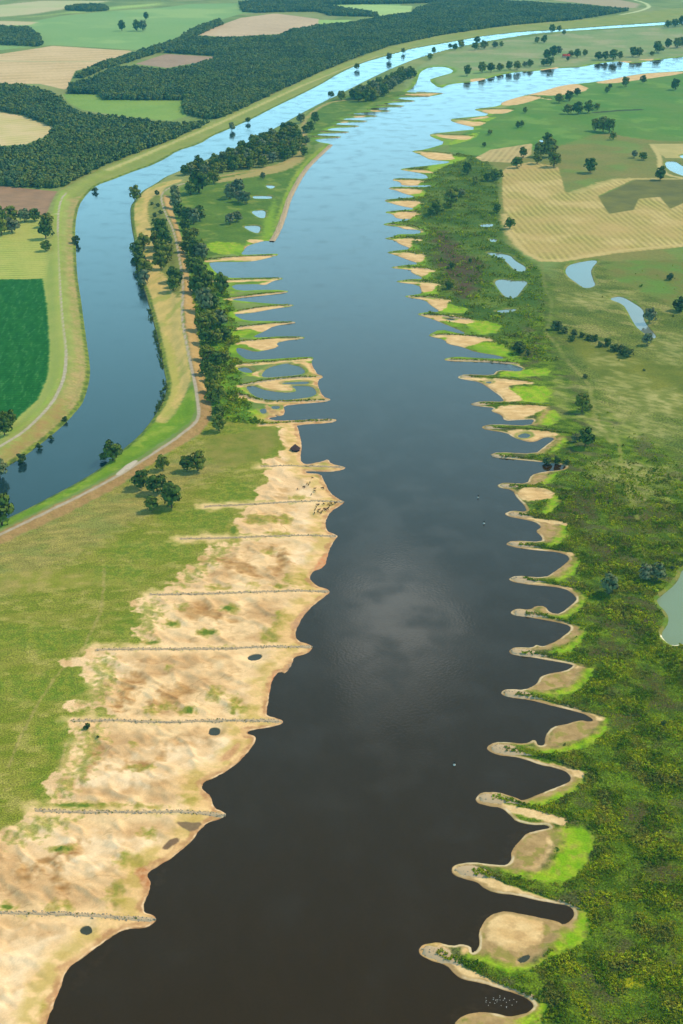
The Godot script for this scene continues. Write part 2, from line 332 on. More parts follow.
func paint_band(band: int) -> void:
	var t := cur
	var k: int = t.k
	var px: float = t.cell / k
	var tw: int = t.tw
	var r0: int = band * t.rows
	var r1: int = mini(t.th, r0 + t.rows)
	var nrow := r1 - r0
	var A := na
	var B := nb
	var R := PackedFloat32Array()
	R.resize(maxi(nrow, 0) * tw)
	var G := R.duplicate()
	var Bl := R.duplicate()
	var row := PackedFloat32Array()
	for q in layers.size():
		var f = fields[q]
		if f == null:
			continue
		var l: Dictionary = layers[q]
		if not l.has("c0"):
			continue
		var i0: int = f[0]
		var j0: int = f[1]
		var w: int = f[2]
		var n: int = f[3]
		var a: PackedFloat32Array = f[4]
		var lo: float = l.lo
		var hi: float = l.hi
		var fe: float = maxf(l.f, px * 0.7)
		var amp: float = l.amp * 2.0
		var low := lo - fe * 0.5 - amp * 0.5
		var high := hi + fe * 0.5 + amp * 0.5
		var c0: Vector3 = l.c0
		var c1: Vector3 = l.c1 - l.c0
		var c2: Vector3 = l.c2
		var k1: float = l.k1
		var th: float = l.th
		var a2: float = l.a2
		var al: float = l.a
		var grain: float = l.grain
		var s0: float = 128.0 / l.w0
		var s1: float = 128.0 / l.w1
		var s2: float = 128.0 / l.w2
		var sg: float = 1.0 / l.gm
		var ca: float = cos(l.ang)
		var sa: float = sin(l.ang)
		var st: float = l.st
		var period: float = l.period
		var stripe: float = l.sa
		var warp: float = l.warp
		var iso: float = l.iso
		row.resize(w)
		for y in range(maxi(r0, j0 * k), mini(r1, (j0 + n - 1) * k)):
			var j := y / k - j0
			var fy := float(y % k) / k
			var o := j * w
			for i in w:
				row[i] = a[o + i] + (a[o + w + i] - a[o + i]) * fy
			var d: float = t.d0 + (y + 0.5) * px
			for i in w - 1:
				var v0 := row[i]
				var v1 := row[i + 1]
				if (v0 < low and v1 < low) or (v0 > high and v1 > high):
					continue
				var dv := (v1 - v0) / k
				for s in k:
					var xi := (i0 + i) * k + s
					if xi >= tw:
						break
					var x: float = t.x0 + (xi + 0.5) * px
					var e := v0 + dv * s
					var X := x + 30000.0
					var D := d + 30000.0
					if amp > 0.0:
						e += (A[((int(D * s0) & 1023) << 10) | (int(X * s0) & 1023)] / 255.0 - 0.5) * amp
					var m := (e - lo) / fe + 0.5
					var m2 := (hi - e) / fe + 0.5
					if m2 < m:
						m = m2
					if m <= 0.0:
						continue
					if m > 1.0:
						m = 1.0
					m *= al
					var U := (X * ca + D * sa) * st
					var V := D * ca - X * sa
					var tt := (A[((int(V * s1) & 1023) << 10) | (int(U * s1) & 1023)] / 255.0 - 0.5) * k1 + 0.5
					if tt < 0.0:
						tt = 0.0
					elif tt > 1.0:
						tt = 1.0
					var cr := c0.x + c1.x * tt
					var cg := c0.y + c1.y * tt
					var cb := c0.z + c1.z * tt
					if a2 > 0.0:
						var w2 := (A[((int(V * s2 + 411.0) & 1023) << 10) | (int(U * s2 + 177.0) & 1023)] / 255.0 - th) * 6.0
						if iso > 0.0:
							w2 = 1.0 - absf(w2) / iso
						if w2 > 0.0:
							if w2 > 1.0:
								w2 = 1.0
							w2 *= a2
							cr += (c2.x - cr) * w2
							cg += (c2.y - cg) * w2
							cb += (c2.z - cb) * w2
					if period > 0.0:
						var ph := V + (tt - 0.5) * warp
						var sw := sin(ph * TAU / period)
						sw = sw * absf(sw) * stripe * (0.25 + 1.5 * tt)
						cr *= 1.0 + sw
						cg *= 1.0 + sw
						cb *= 1.0 + sw * 1.2
					var gr := 1.0 + (B[((int(D * sg) & 1023) << 10) | (int(X * sg) & 1023)] / 255.0 - 0.5) * grain
					var at := (y - r0) * tw + xi
					R[at] += (cr * gr - R[at]) * m
					G[at] += (cg * gr - G[at]) * m
					Bl[at] += (cb * gr - Bl[at]) * m
	var out := PackedByteArray()
	out.resize(maxi(nrow, 0) * tw * 3)
	for i in maxi(nrow, 0) * tw:
		out[i * 3] = clampi(int(R[i] * 255.0 + 0.5), 0, 255)
		out[i * 3 + 1] = clampi(int(G[i] * 255.0 + 0.5), 0, 255)
		out[i * 3 + 2] = clampi(int(Bl[i] * 255.0 + 0.5), 0, 255)
	bands[band] = out

func ground(x: float, d: float) -> float:
	for t in tiles:
		if d >= t.d0 and d < t.d1 and x >= t.x0 and x < t.x1:
			var fx: float = (x - t.x0) / t.cell
			var fy: float = (d - t.d0) / t.cell
			var i := mini(int(fx), t.nx - 2)
			var j := mini(int(fy), t.ny - 2)
			fx -= i
			fy -= j
			var h: PackedFloat32Array = t.h
			var o: int = j * t.nx + i
			return lerpf(lerpf(h[o], h[o + 1], fx), lerpf(h[o + t.nx], h[o + t.nx + 1], fx), fy)
	return 1.7

func cover(x: float, d: float) -> int:
	for t in tiles:
		if d >= t.d0 and d < t.d1 and x >= t.x0 and x < t.x1:
			return t.cls[clampi(roundi((d - t.d0) / t.cell), 0, t.ny - 1) * t.nx + clampi(roundi((x - t.x0) / t.cell), 0, t.nx - 1)]
	return 0

func numbered(called: String) -> String:
	if not has_node(called):
		return called
	var k := 1
	if counts.has(called):
		k = counts[called] + 1
	counts[called] = k
	return "%s_%03d" % [called, k]
var counts := {}

func build_tiles() -> void:
	var store := {}   # patch number -> list of surfaces
	for ti in tiles.size():
		cur = tiles[ti]
		var t := cur
		t.nx = int(round((t.x1 - t.x0) / t.cell)) + 1
		t.ny = int(round((t.d1 - t.d0) / t.cell)) + 1
		t.tw = (t.nx - 1) * t.k
		t.th = (t.ny - 1) * t.k
		fields = []
		fields.resize(layers.size())
		var id := WorkerThreadPool.add_group_task(distance_field, layers.size(), -1, true)
		WorkerThreadPool.wait_for_group_task_completion(id)
		heights()
		t.rows = 48
		var nb_ := int(ceil(float(t.th) / t.rows))
		bands = []
		bands.resize(nb_)
		id = WorkerThreadPool.add_group_task(paint_band, nb_, -1, true)
		WorkerThreadPool.wait_for_group_task_completion(id)
		var bytes := PackedByteArray()
		for b in bands:
			bytes.append_array(b)
		var im := Image.create_from_data(t.tw, t.th, false, Image.FORMAT_RGB8, bytes)
		var m := StandardMaterial3D.new()
		m.resource_name = "ground_cover"
		m.albedo_texture = ImageTexture.create_from_image(im)
		m.texture_repeat = false
		m.roughness = 0.95
		m.metallic_specular = 0.2
		t.mat = m
		land_mesh(t, store)
		print("tile ", ti, " ", Time.get_ticks_msec())
	for c in store:
		var mesh := ArrayMesh.new()
		for s in store[c]:
			mesh.add_surface_from_arrays(Mesh.PRIMITIVE_TRIANGLES, s[0])
			mesh.surface_set_material(mesh.get_surface_count() - 1, s[1])
		var o := MeshInstance3D.new()
		o.name = numbered(names[c][0])
		o.mesh = mesh
		o.set_meta("kind", "structure")
		add_child(o)
	# the plain beyond
	var st := SurfaceTool.new()
	st.begin(Mesh.PRIMITIVE_TRIANGLES)
	var quads := [[-30000, 30000, -30000, 400], [-30000, 30000, 8005, 30000]]
	for t in tiles:
		quads.append([-30000, t.x0, t.d0, t.d1])
		quads.append([t.x1, 30000, t.d0, t.d1])
	for q in quads:
		var pts := [Vector3(q[0], 1.7, -q[2]), Vector3(q[1], 1.7, -q[2]), Vector3(q[1], 1.7, -q[3]), Vector3(q[0], 1.7, -q[3])]
		for i in [0, 3, 2, 0, 2, 1]:
			st.set_normal(Vector3.UP)
			st.add_vertex(pts[i])
	var pm := StandardMaterial3D.new()
	pm.albedo_color = Color(0.40, 0.46, 0.26)
	pm.roughness = 1.0
	pm.metallic_specular = 0.2
	var plain := MeshInstance3D.new()
	plain.name = "plain"
	plain.mesh = st.commit()
	plain.material_override = pm
	plain.set_meta("kind", "structure")
	add_child(plain)

func land_mesh(t: Dictionary, store: Dictionary) -> void:
	var nx: int = t.nx
	var ny: int = t.ny
	var h: PackedFloat32Array = t.h
	var c: PackedInt32Array = t.cls
	var cell: float = t.cell
	var got := {}
	for j in ny - 1:
		for i in nx - 1:
			var at := j * nx + i
			var id := c[at]
			if not got.has(id):
				got[id] = [PackedVector3Array(), PackedVector3Array(), PackedVector2Array(), PackedInt32Array(), {}]
			var g: Array = got[id]
			var ix := [0, 0, 0, 0]
			for q in 4:
				var v := at + (q & 1) + (nx if q > 1 else 0)
				if not g[4].has(v):
					g[4][v] = g[0].size()
					var a := v % nx
					var b := v / nx
					var l := h[v - 1] if a > 0 else h[v]
					var r := h[v + 1] if a < nx - 1 else h[v]
					var u := h[v + nx] if b < ny - 1 else h[v]
					var w := h[v - nx] if b > 0 else h[v]
					g[0].append(Vector3(t.x0 + a * cell, h[v], -(t.d0 + b * cell)))
					g[1].append(Vector3(l - r, 2.0 * cell, u - w).normalized())
					g[2].append(Vector2(float(a) / (nx - 1), float(b) / (ny - 1)))
				ix[q] = g[4][v]
			# seen from above: 0 near-left, 1 near-right, 2 far-left, 3 far-right
			g[3].append_array(PackedInt32Array([ix[0], ix[2], ix[1], ix[1], ix[2], ix[3]]))
	# a skirt so that no gap opens between two tiles
	var g0: Array = got[got.keys()[0]]
	for side in 2:
		var j := 0 if side == 0 else ny - 1
		for i in nx - 1:
			var n0: int = g0[0].size()
			for q in 4:
				var v := j * nx + i + (q & 1)
				g0[0].append(Vector3(t.x0 + (i + (q & 1)) * cell, h[v] - (3.0 if q > 1 else 0.0), -(t.d0 + j * cell)))
				g0[1].append(Vector3.UP)
				g0[2].append(Vector2(float(i + (q & 1)) / (nx - 1), float(j) / (ny - 1)))
			g0[3].append_array(PackedInt32Array([n0, n0 + 1, n0 + 2, n0 + 1, n0 + 3, n0 + 2]))
	for id in got:
		var g: Array = got[id]
		var arr := []
		arr.resize(Mesh.ARRAY_MAX)
		arr[Mesh.ARRAY_VERTEX] = g[0]
		arr[Mesh.ARRAY_NORMAL] = g[1]
		arr[Mesh.ARRAY_TEX_UV] = g[2]
		arr[Mesh.ARRAY_INDEX] = g[3]
		if not store.has(id):
			store[id] = []
		store[id].append([arr, t.mat])

# ---------------------------------------------------------------- ground cover, from the widest sheets to the smallest
func field(called: String, pts: Array, o: Dictionary) -> void:
	o.merge({"cls": patch(called), "f": 3.0, "amp": 1.5})
	lay(path(pts, 1.7), o)

func blot(px: float, py: float, rx: float, ry: float, o: Dictionary) -> void:
	var a := PackedVector2Array()
	for i in 12:
		var k := TAU * i / 12.0
		a.append(gp(px + rx * cos(k), py + ry * sin(k)))
	lay(a, o)

func cover_layers() -> void:
	var big := PackedVector2Array([Vector2(-3000, 300), Vector2(3000, 300), Vector2(3000, 9000), Vector2(-3000, 9000)])
	# meadows everywhere
	lay(big, {"c0": rgb(98, 122, 62), "c1": rgb(122, 142, 80), "w1": 260.0, "c2": rgb(150, 150, 100), "a2": 0.5, "w2": 420.0, "grain": 0.10, "gm": 2.0})
	# --- left: the dry meadow between the dike and the sand
	lay(rounded(path([-80,560, 0,546, 37,529, 75,511, 120,487, 170,453, 195,438, 212,420, 250,424, 290,426, 300,470, 260,600, 180,760, 120,1060, -120,1060])), {"cls": patch("meadow"), "c0": rgb(106, 120, 32), "c1": rgb(126, 130, 52), "w1": 18.0, "k1": 2.6, "c2": rgb(162, 154, 92), "a2": 0.55, "w2": 13.0, "th": 0.56, "st": 0.5, "ang": 0.15, "f": 4.0, "amp": 3.0, "grain": 0.8, "gm": 0.28})
	lay(rounded(path([60,512, 110,492, 150,470, 205,442, 230,440, 235,470, 200,480, 150,512, 110,540, 0,600, -80,640, -80,556, 0,545])), {"c0": rgb(124, 122, 68), "c1": rgb(154, 144, 86), "w1": 12.0, "k1": 2.0, "st": 0.4, "ang": 0.2, "a": 0.75, "f": 16.0, "amp": 12.0, "c2": rgb(112, 126, 66), "a2": 0.7, "w2": 24.0, "th": 0.52, "grain": 0.8, "gm": 0.28})
	lay(rounded(path([-80,580, 60,570, 110,578, 130,585, 60,592, -80,596])), {"c0": rgb(132, 138, 52), "c1": rgb(156, 144, 84), "w1": 20.0, "k1": 3.0, "a": 0.55, "f": 12.0, "amp": 8.0})
	for g in [[235, 495, 28, 13], [195, 520, 42, 12], [150, 552, 48, 10], [120, 575, 30, 8], [140, 625, 30, 16], [85, 685, 30, 20], [60, 740, 26, 22], [70, 790, 40, 18], [240, 452, 40, 13], [255, 432, 34, 8], [30, 690, 40, 14], [100, 720, 24, 6], [40, 640, 50, 12]]:
		blot(g[0], g[1], g[2], g[3], {"c0": rgb(86, 116, 26), "c1": rgb(120, 132, 42), "w1": 9.0, "k1": 2.4, "a": 0.65, "f": 14.0, "amp": 11.0, "w0": 20.0, "grain": 0.8, "gm": 0.28})
	lay(rounded(path([205,440, 245,432, 275,428, 282,440, 262,462, 220,468, 205,455])), {"c0": rgb(106, 118, 42), "c1": rgb(134, 128, 66), "w1": 24.0, "a": 0.8, "f": 6.0, "amp": 3.0, "grain": 0.2, "gm": 0.4})
	for tr in [[[8,768, 22,735, 38,705, 55,678, 64,668], 1.1], [[104,570, 103,590, 100,615, 92,630, 80,655, 66,667], 1.3], [[40,800, 60,770, 66,745], 0.8], [[150,512, 165,495, 178,490, 215,483], 1.0]]:
		lay(path(tr[0]), {"line": true, "hw": tr[1], "c0": rgb(176, 158, 110), "c1": rgb(132, 128, 78), "w1": 5.0, "k1": 3.0, "a": 0.55, "f": 1.0, "amp": 1.0, "w0": 6.0})
	# --- right: the overgrown flood plain
	lay(path([420,1100, 900,1100, 900,240, 640,262, 560,290, 540,270, 500,240, 498,160, 470,150, 400,170, 380,240, 440,330, 480,430, 500,560]), {"cls": patch("flood_plain"), "c0": rgb(60, 88, 14), "c1": rgb(94, 120, 24), "w1": 13.0, "k1": 2.6, "c2": rgb(78, 82, 52), "a2": 0.8, "w2": 22.0, "th": 0.55, "f": 10.0, "amp": 6.0, "st": 0.6, "ang": -0.5, "grain": 1.0, "gm": 0.3})
	lay(rounded(path([425,175, 470,152, 498,165, 500,240, 540,270, 545,300, 520,330, 490,345, 470,330, 445,300, 425,255, 415,215])), {"c0": rgb(74, 102, 30), "c1": rgb(56, 88, 26), "w1": 60.0, "k1": 2.0, "c2": rgb(104, 124, 46), "a2": 0.6, "w2": 70.0, "th": 0.54, "st": 0.6, "f": 20.0, "amp": 12.0, "w0": 50.0, "grain": 0.5, "gm": 0.9})
	lay(rounded(path([545,262, 640,262, 900,245, 900,560, 683,470, 640,430, 590,400, 565,370, 550,330])), {"c0": rgb(78, 98, 34), "c1": rgb(102, 114, 48), "w1": 40.0, "k1": 2.2, "c2": rgb(144, 140, 88), "a2": 0.6, "w2": 40.0, "th": 0.58, "st": 0.5, "ang": -0.6, "f": 30.0, "amp": 14.0, "w0": 50.0, "grain": 0.9, "gm": 0.6})
	lay(rounded(path([560,335, 640,360, 760,380, 760,405, 690,420, 640,410, 600,380])), {"c0": rgb(88, 104, 34), "c1": rgb(112, 120, 46), "w1": 50.0, "a": 0.9, "f": 10.0, "amp": 8.0, "grain": 0.2, "gm": 0.8})
	lay(rounded(path([600,262, 700,252, 900,248, 900,330, 683,320, 660,300, 640,292, 615,284])), {"c0": rgb(92, 126, 50), "c1": rgb(108, 112, 54), "w1": 60.0, "f": 8.0, "amp": 6.0, "grain": 0.16, "gm": 0.9})
	for g in [[620, 385, 26, 10], [650, 405, 40, 14], [640, 430, 40, 12], [610, 362, 24, 6], [560, 400, 12, 20], [668, 400, 24, 8], [600, 420, 14, 16], [670, 350, 20, 14], [615, 470, 26, 12], [650, 480, 26, 16], [640, 505, 20, 14], [600, 300, 40, 8]]:
		blot(g[0], g[1], g[2], g[3], {"c0": rgb(164, 162, 108), "c1": rgb(112, 124, 60), "w1": 11.0, "k1": 3.0, "a": 0.6, "f": 24.0, "amp": 20.0, "w0": 26.0, "st": 0.5, "ang": -0.6})
	for g in [[565, 515, 26, 14], [590, 500, 30, 12], [600, 545, 34, 12], [650, 520, 26, 14], [630, 620, 30, 20], [600, 650, 24, 12], [660, 690, 20, 18], [615, 720, 26, 12], [640, 815, 26, 14], [635, 960, 30, 14], [600, 905, 16, 10], [660, 880, 20, 16], [580, 985, 16, 8], [600, 565, 24, 8]]:
		blot(g[0], g[1], g[2], g[3], {"c0": rgb(74, 64, 44), "c1": rgb(64, 80, 32), "w1": 7.0, "k1": 2.6, "a": 0.75, "f": 14.0, "amp": 12.0, "w0": 18.0, "grain": 1.0, "gm": 0.3})
	lay(rounded(path([430,228, 445,233, 460,252, 482,262, 478,285, 470,300, 455,298, 445,275, 437,255])), {"c0": rgb(72, 70, 46), "c1": rgb(84, 66, 52), "w1": 30.0, "c2": rgb(66, 84, 40), "a2": 0.8, "w2": 24.0, "f": 22.0, "amp": 16.0, "w0": 40.0, "grain": 0.3, "gm": 1.2})
	for g in [[640, 980, 16, 10], [655, 930, 24, 20], [620, 860, 24, 14], [570, 1000, 20, 12], [625, 760, 20, 22], [600, 700, 16, 14], [575, 640, 14, 20], [680, 670, 16, 30], [655, 650, 14, 20], [580, 560, 10, 20], [670, 760, 16, 20], [610, 800, 20, 14], [600, 930, 14, 20]]:
		blot(g[0], g[1], g[2], g[3], {"c0": rgb(94, 124, 16), "c1": rgb(68, 98, 14), "w1": 6.0, "k1": 2.8, "a": 0.8, "f": 9.0, "amp": 8.0, "w0": 14.0, "grain": 1.0, "gm": 0.3})
	blot(632, 983, 14, 6, {"c0": rgb(176, 176, 26), "c1": rgb(128, 140, 24), "w1": 4.0, "k1": 2.6, "a": 0.9, "f": 5.0, "amp": 5.0, "w0": 8.0})
	lay(rounded(path([618,440, 622,470, 630,500, 638,520, 645,560]), false), {"line": true, "hw": 2.0, "c0": rgb(116, 138, 50), "c1": rgb(136, 132, 76), "w1": 10.0, "a": 0.8, "f": 2.0, "amp": 1.4})
	lay(rounded(path([545,334, 556,345, 566,362, 590,385, 592,410, 600,430, 612,445]), false), {"line": true, "hw": 2.4, "c0": rgb(158, 152, 100), "c1": rgb(110, 122, 56), "w1": 30.0, "k1": 2.4, "a": 0.5, "f": 2.5, "amp": 2.0})
	lay(rounded(path([541,264, 545,290, 552,302, 548,325, 545,334]), false), {"line": true, "hw": 2.0, "c0": rgb(112, 124, 66), "a": 0.7, "f": 2.5, "amp": 2.0})
	# --- right, beyond: pasture and stubble
	lay(rounded(path([470,150, 560,140, 640,120, 800,110, 900,180, 900,250, 640,262, 540,263, 500,240, 498,170])), {"cls": patch("meadow"), "c0": rgb(106, 120, 58), "c1": rgb(122, 122, 66), "w1": 120.0, "c2": rgb(98, 136, 58), "a2": 0.5, "w2": 160.0, "f": 8.0, "amp": 6.0, "grain": 0.12, "gm": 1.5})
	lay(rounded(path([440,150, 480,122, 520,100, 563,86, 640,74, 800,64, 900,100, 800,142, 683,142, 640,140, 600,132, 556,148, 520,152, 480,158])), {"cls": patch("pasture"), "c0": rgb(78, 124, 44), "c1": rgb(92, 126, 52), "w1": 160.0, "c2": rgb(116, 150, 66), "a2": 0.5, "w2": 130.0, "f": 10.0, "amp": 8.0, "grain": 0.10, "gm": 2.0})
	field("stubble_field", [502,172, 507,167, 530,162, 558,167, 565,192, 575,194, 613,180, 635,179, 598,196, 609,214, 633,210, 638,199, 660,197, 670,209, 690,200, 900,190, 900,238, 683,247, 613,254, 563,262, 538,262, 520,250, 507,232, 504,215, 502,195], {"c0": rgb(172, 154, 100), "c1": rgb(150, 146, 82), "w1": 120.0, "k1": 1.4, "period": 10.0, "sa": 0.08, "warp": 3.0, "ang": -1.47, "st": 1.0, "c2": rgb(184, 168, 116), "a2": 0.6, "w2": 150.0, "th": 0.56, "gm": 1.2})
	lay(rounded(path([504,215, 507,232, 520,250, 538,261, 563,261, 613,252, 683,245, 900,236]), false), {"line": true, "hw": 5.0, "c0": rgb(184, 168, 116), "a": 0.8, "f": 6.0, "amp": 4.0})
	lay(rounded(path([575,193, 613,180, 635,179.5, 720,180]), false), {"line": true, "hw": 9.0, "c0": rgb(186, 172, 116), "c1": rgb(160, 152, 92), "w1": 30.0, "a": 0.8, "f": 8.0, "amp": 6.0})
	field("fallow_field", [598,197, 636,180, 900,178, 900,200, 690,200, 670,209, 660,197, 638,199, 633,210, 609,214], {"c0": rgb(92, 98, 54), "c1": rgb(108, 112, 58), "w1": 60.0})
	field("stubble_field", [475,158, 490,150, 532,143.5, 531,155, 512,163, 482,161.5], {"c0": rgb(176, 160, 112), "c1": rgb(160, 150, 104), "w1": 50.0, "period": 12.0, "sa": 0.06, "ang": 1.3})
	field("stubble_field", [648,144, 900,143, 900,162, 665,158], {"c0": rgb(176, 166, 112), "c1": rgb(160, 156, 100), "w1": 60.0})
	lay(rounded(path([652,146, 660,158, 659,168, 668,176, 690,180]), false), {"line": true, "hw": 5.0, "c0": rgb(176, 166, 112), "f": 4.0, "amp": 2.0})
	lay(rounded(path([595,113, 610,111.5, 640,110]), false), {"line": true, "hw": 8.0, "c0": rgb(58, 74, 44), "f": 6.0, "amp": 3.0, "cls": -1})
	# --- between river and canal, far side
	lay(rounded(path([445,93, 410,93, 400,80, 425,62, 460,48, 520,38, 600,30, 780,20, 780,46, 640,62, 600,64, 540,70, 480,80])), {"cls": patch("meadow"), "c0": rgb(134, 146, 100), "c1": rgb(112, 140, 86), "w1": 200.0, "c2": rgb(158, 154, 124), "a2": 0.5, "w2": 200.0, "f": 10.0, "amp": 8.0, "gm": 3.0})
	lay(rounded(path([425,66, 447,65, 470,72, 500,68, 520,70, 470,80, 440,84])), {"c0": rgb(112, 152, 82), "c1": rgb(132, 150, 96), "w1": 90.0, "a": 0.8, "f": 20.0, "amp": 10.0})
	lay(rounded(path([300,115, 340,96, 395,92, 420,90, 400,104, 360,118, 335,130, 320,142, 300,157, 280,168, 230,176, 180,180, 170,240, 205,262, 272,241, 290,200, 310,165, 316,150, 305,140])), {"cls": patch("meadow"), "c0": rgb(74, 108, 34), "c1": rgb(88, 118, 40), "w1": 60.0, "c2": rgb(128, 142, 62), "a2": 0.6, "w2": 50.0, "f": 8.0, "amp": 5.0, "gm": 1.5, "grain": 0.2})
	lay(rounded(path([315,138, 330,126, 345,116, 368,104, 400,96, 440,90, 430,97, 392,103, 372,110, 345,120, 330,130])), {"c0": rgb(120, 142, 62), "c1": rgb(84, 116, 46), "w1": 40.0, "a": 0.9, "f": 8.0, "amp": 8.0})
	lay(rounded(path([216,180, 250,173, 285,163, 300,154, 306,160, 285,172, 250,178, 216,184])), {"c0": rgb(174, 156, 108), "a": 0.8, "f": 8.0, "amp": 6.0})
	lay(rounded(path([182,183, 220,177, 275,167, 300,156, 304,140, 302,122, 318,108, 332,102, 352,100]), false), {"line": true, "hw": 6.0, "c0": rgb(176, 156, 108), "c1": rgb(140, 140, 80), "w1": 40.0, "a": 0.9, "f": 6.0, "amp": 4.0})
	lay(rounded(path([281,230, 291,197, 305,172, 316,160, 330,146, 322,146, 308,158, 295,172, 283,197, 274,225, 268,240, 272,241])), {"c0": rgb(132, 148, 58), "c1": rgb(116, 138, 50), "w1": 24.0, "f": 4.0, "amp": 3.0})
	lay(rounded(path([272,241, 262,240, 262,225, 268,212, 276,196])), {"c0": rgb(134, 170, 44), "a": 0.6, "f": 8.0, "amp": 4.0})
	# --- the strip of thicket along the lagoons
	lay(rounded(path([186,246, 205,240, 208,262, 222,280, 232,300, 238,330, 244,365, 240,385, 252,410, 270,424, 240,424, 212,420, 205,395, 196,332, 190,280])), {"cls": patch("thicket"), "c0": rgb(70, 110, 28), "c1": rgb(96, 136, 34), "w1": 14.0, "k1": 2.4, "c2": rgb(120, 160, 36), "a2": 0.6, "w2": 20.0, "f": 6.0, "amp": 4.0, "grain": 0.3, "gm": 0.8})
	# --- dikes
	lay(rounded(path(LEFT_ROAD, 3.0), false, 2), {"line": true, "hw": 20.0, "h": "rise", "hp": [3.4, 3.0], "cls": patch("dike"), "f": 5.0, "amp": 2.0, "c0": rgb(140, 154, 84), "c1": rgb(128, 140, 72), "w1": 40.0, "c2": rgb(160, 150, 102), "a2": 0.5, "w2": 50.0, "gm": 1.0})
	lay(rounded(path([0,470, 25,456, 50,437, 67,422, 84,400, 90,377, 90,365, 85,330, 81,300, 76,250, 79,205, 97,185, 132,172, 127,168, 100,178, 72,194, 66,220, 66,260, 69,300, 74,345, 72,372, 62,398, 46,420, 25,440, 0,457, -60,490, -60,505])), {"c0": rgb(138, 142, 82), "c1": rgb(160, 146, 98), "w1": 26.0, "k1": 2.0, "c2": rgb(124, 142, 64), "a2": 0.6, "w2": 30.0, "f": 5.0, "amp": 3.0, "grain": 0.2, "gm": 0.8})
	lay(rounded(path([0,466, 22,452, 46,434, 62,418, 68,402, 60,402, 40,422, 22,440, 0,455])), {"c0": rgb(146, 120, 78), "c1": rgb(140, 138, 74), "w1": 16.0, "a": 0.75, "f": 8.0, "amp": 6.0})
	lay(rounded(path([56,196, 70,188, 74,192, 62,205, 60,245, 62,290, 64,330, 66,350, 63,380, 50,404, 30,426, 10,440, 0,445, -10,440, 20,424, 42,402, 52,378, 55,345, 50,300, 50,240])), {"c0": rgb(132, 162, 64), "c1": rgb(146, 160, 78), "w1": 24.0, "a": 0.9, "f": 5.0, "amp": 2.0, "gm": 0.8})
	lay(rounded(path([-60,545, 0,524, 25,512, 50,499, 75,486, 100,471, 120,454, 140,437, 152,422, 170,424, 192,384, 196,405, 193,422, 178,434, 150,453, 120,472, 75,497, 37,515, 0,533, -60,558])), {"cls": patch("dike"), "c0": rgb(110, 142, 38), "c1": rgb(94, 134, 30), "w1": 30.0, "c2": rgb(146, 160, 66), "a2": 0.5, "w2": 40.0, "f": 3.0, "amp": 2.0, "gm": 0.7, "grain": 0.2})
	lay(rounded(path([135,200, 142,191, 158,184, 175,180, 185,180, 166,188, 161,197, 165,212, 174,232, 180,268, 183,290, 180,318, 190,375, 192,384, 168,425, 152,422, 166,395, 168,385, 162,355, 157,337, 150,310, 144,290, 139,270, 136,245, 133,222])), {"cls": patch("dike"), "c0": rgb(188, 168, 106), "c1": rgb(170, 158, 96), "w1": 14.0, "k1": 2.2, "c2": rgb(140, 150, 72), "a2": 0.7, "w2": 30.0, "st": 0.3, "ang": 1.4, "f": 3.5, "amp": 2.0, "gm": 0.8})
	lay(rounded(path([148,200, 160,196, 166,214, 176,240, 181,270, 181,300, 176,300, 166,280, 157,262, 152,235, 147,215])), {"c0": rgb(112, 130, 58), "c1": rgb(98, 112, 54), "w1": 12.0, "a": 0.85, "f": 4.0, "amp": 3.0})
	lay(rounded(path([158,330, 172,345, 180,385, 165,420, 158,416, 168,390, 164,360])), {"c0": rgb(150, 156, 72), "a": 0.6, "f": 6.0, "amp": 4.0})
	lay(rounded(path([-60,562, 0,536, 37,518, 75,500, 120,476, 145,461, 175,441, 196,424, 200,412, 197,395, 190,360, 183,317, 184,290, 182,270, 175,232, 166,212, 162,197, 170,197, 172,210, 182,242, 188,275, 195,310, 197,332, 206,390, 213,410, 209,424, 196,438, 170,453, 120,487, 75,511, 37,529, 0,546, -60,572])), {"cls": patch("dike"), "c0": rgb(142, 118, 78), "c1": rgb(156, 132, 90), "w1": 14.0, "c2": rgb(132, 120, 70), "a2": 0.5, "w2": 10.0, "f": 2.5, "amp": 1.6, "gm": 0.6, "grain": 0.2})
	lay(rounded(path([170,197, 172,210, 182,242, 188,275, 195,310, 197,332, 202,360, 208,392, 200,392, 191,360, 184,317, 185,290, 183,270, 176,232, 167,212, 163,197])), {"c0": rgb(190, 162, 108), "c1": rgb(170, 146, 92), "w1": 14.0, "a": 0.8, "f": 3.0, "amp": 2.0})
	lay(rounded(path(RIGHT_ROAD, 3.0), false, 2), {"line": true, "hw": 17.0, "h": "rise", "hp": [3.0, 2.5]})
	# roads on the crests
	lay(rounded(path(LEFT_ROAD, 4.9), false, 2), {"line": true, "hw": 1.9, "cls": patch("path"), "c0": rgb(170, 166, 152), "c1": rgb(156, 150, 132), "w1": 10.0, "f": 0.8, "amp": 0.4, "grain": 0.1})
	lay(rounded(path(RIGHT_ROAD, 4.5), false, 2), {"line": true, "hw": 1.8, "cls": patch("path"), "c0": rgb(168, 162, 150), "c1": rgb(154, 147, 132), "w1": 10.0, "f": 0.8, "amp": 0.4, "grain": 0.1})
	lay(path([58,216, 45,216.5], 2.0), {"line": true, "hw": 2.0, "c0": rgb(190, 184, 168)})
	lay(path([118,476, 128,467, 135,463, 128,470], 3.0), {"line": true, "hw": 2.4, "c0": rgb(182, 176, 166)})
	for g in [[60, 339], [57, 300], [56, 383]]:
		blot(g[0], g[1], 2.5, 1.4, {"c0": rgb(196, 168, 120), "f": 1.5})
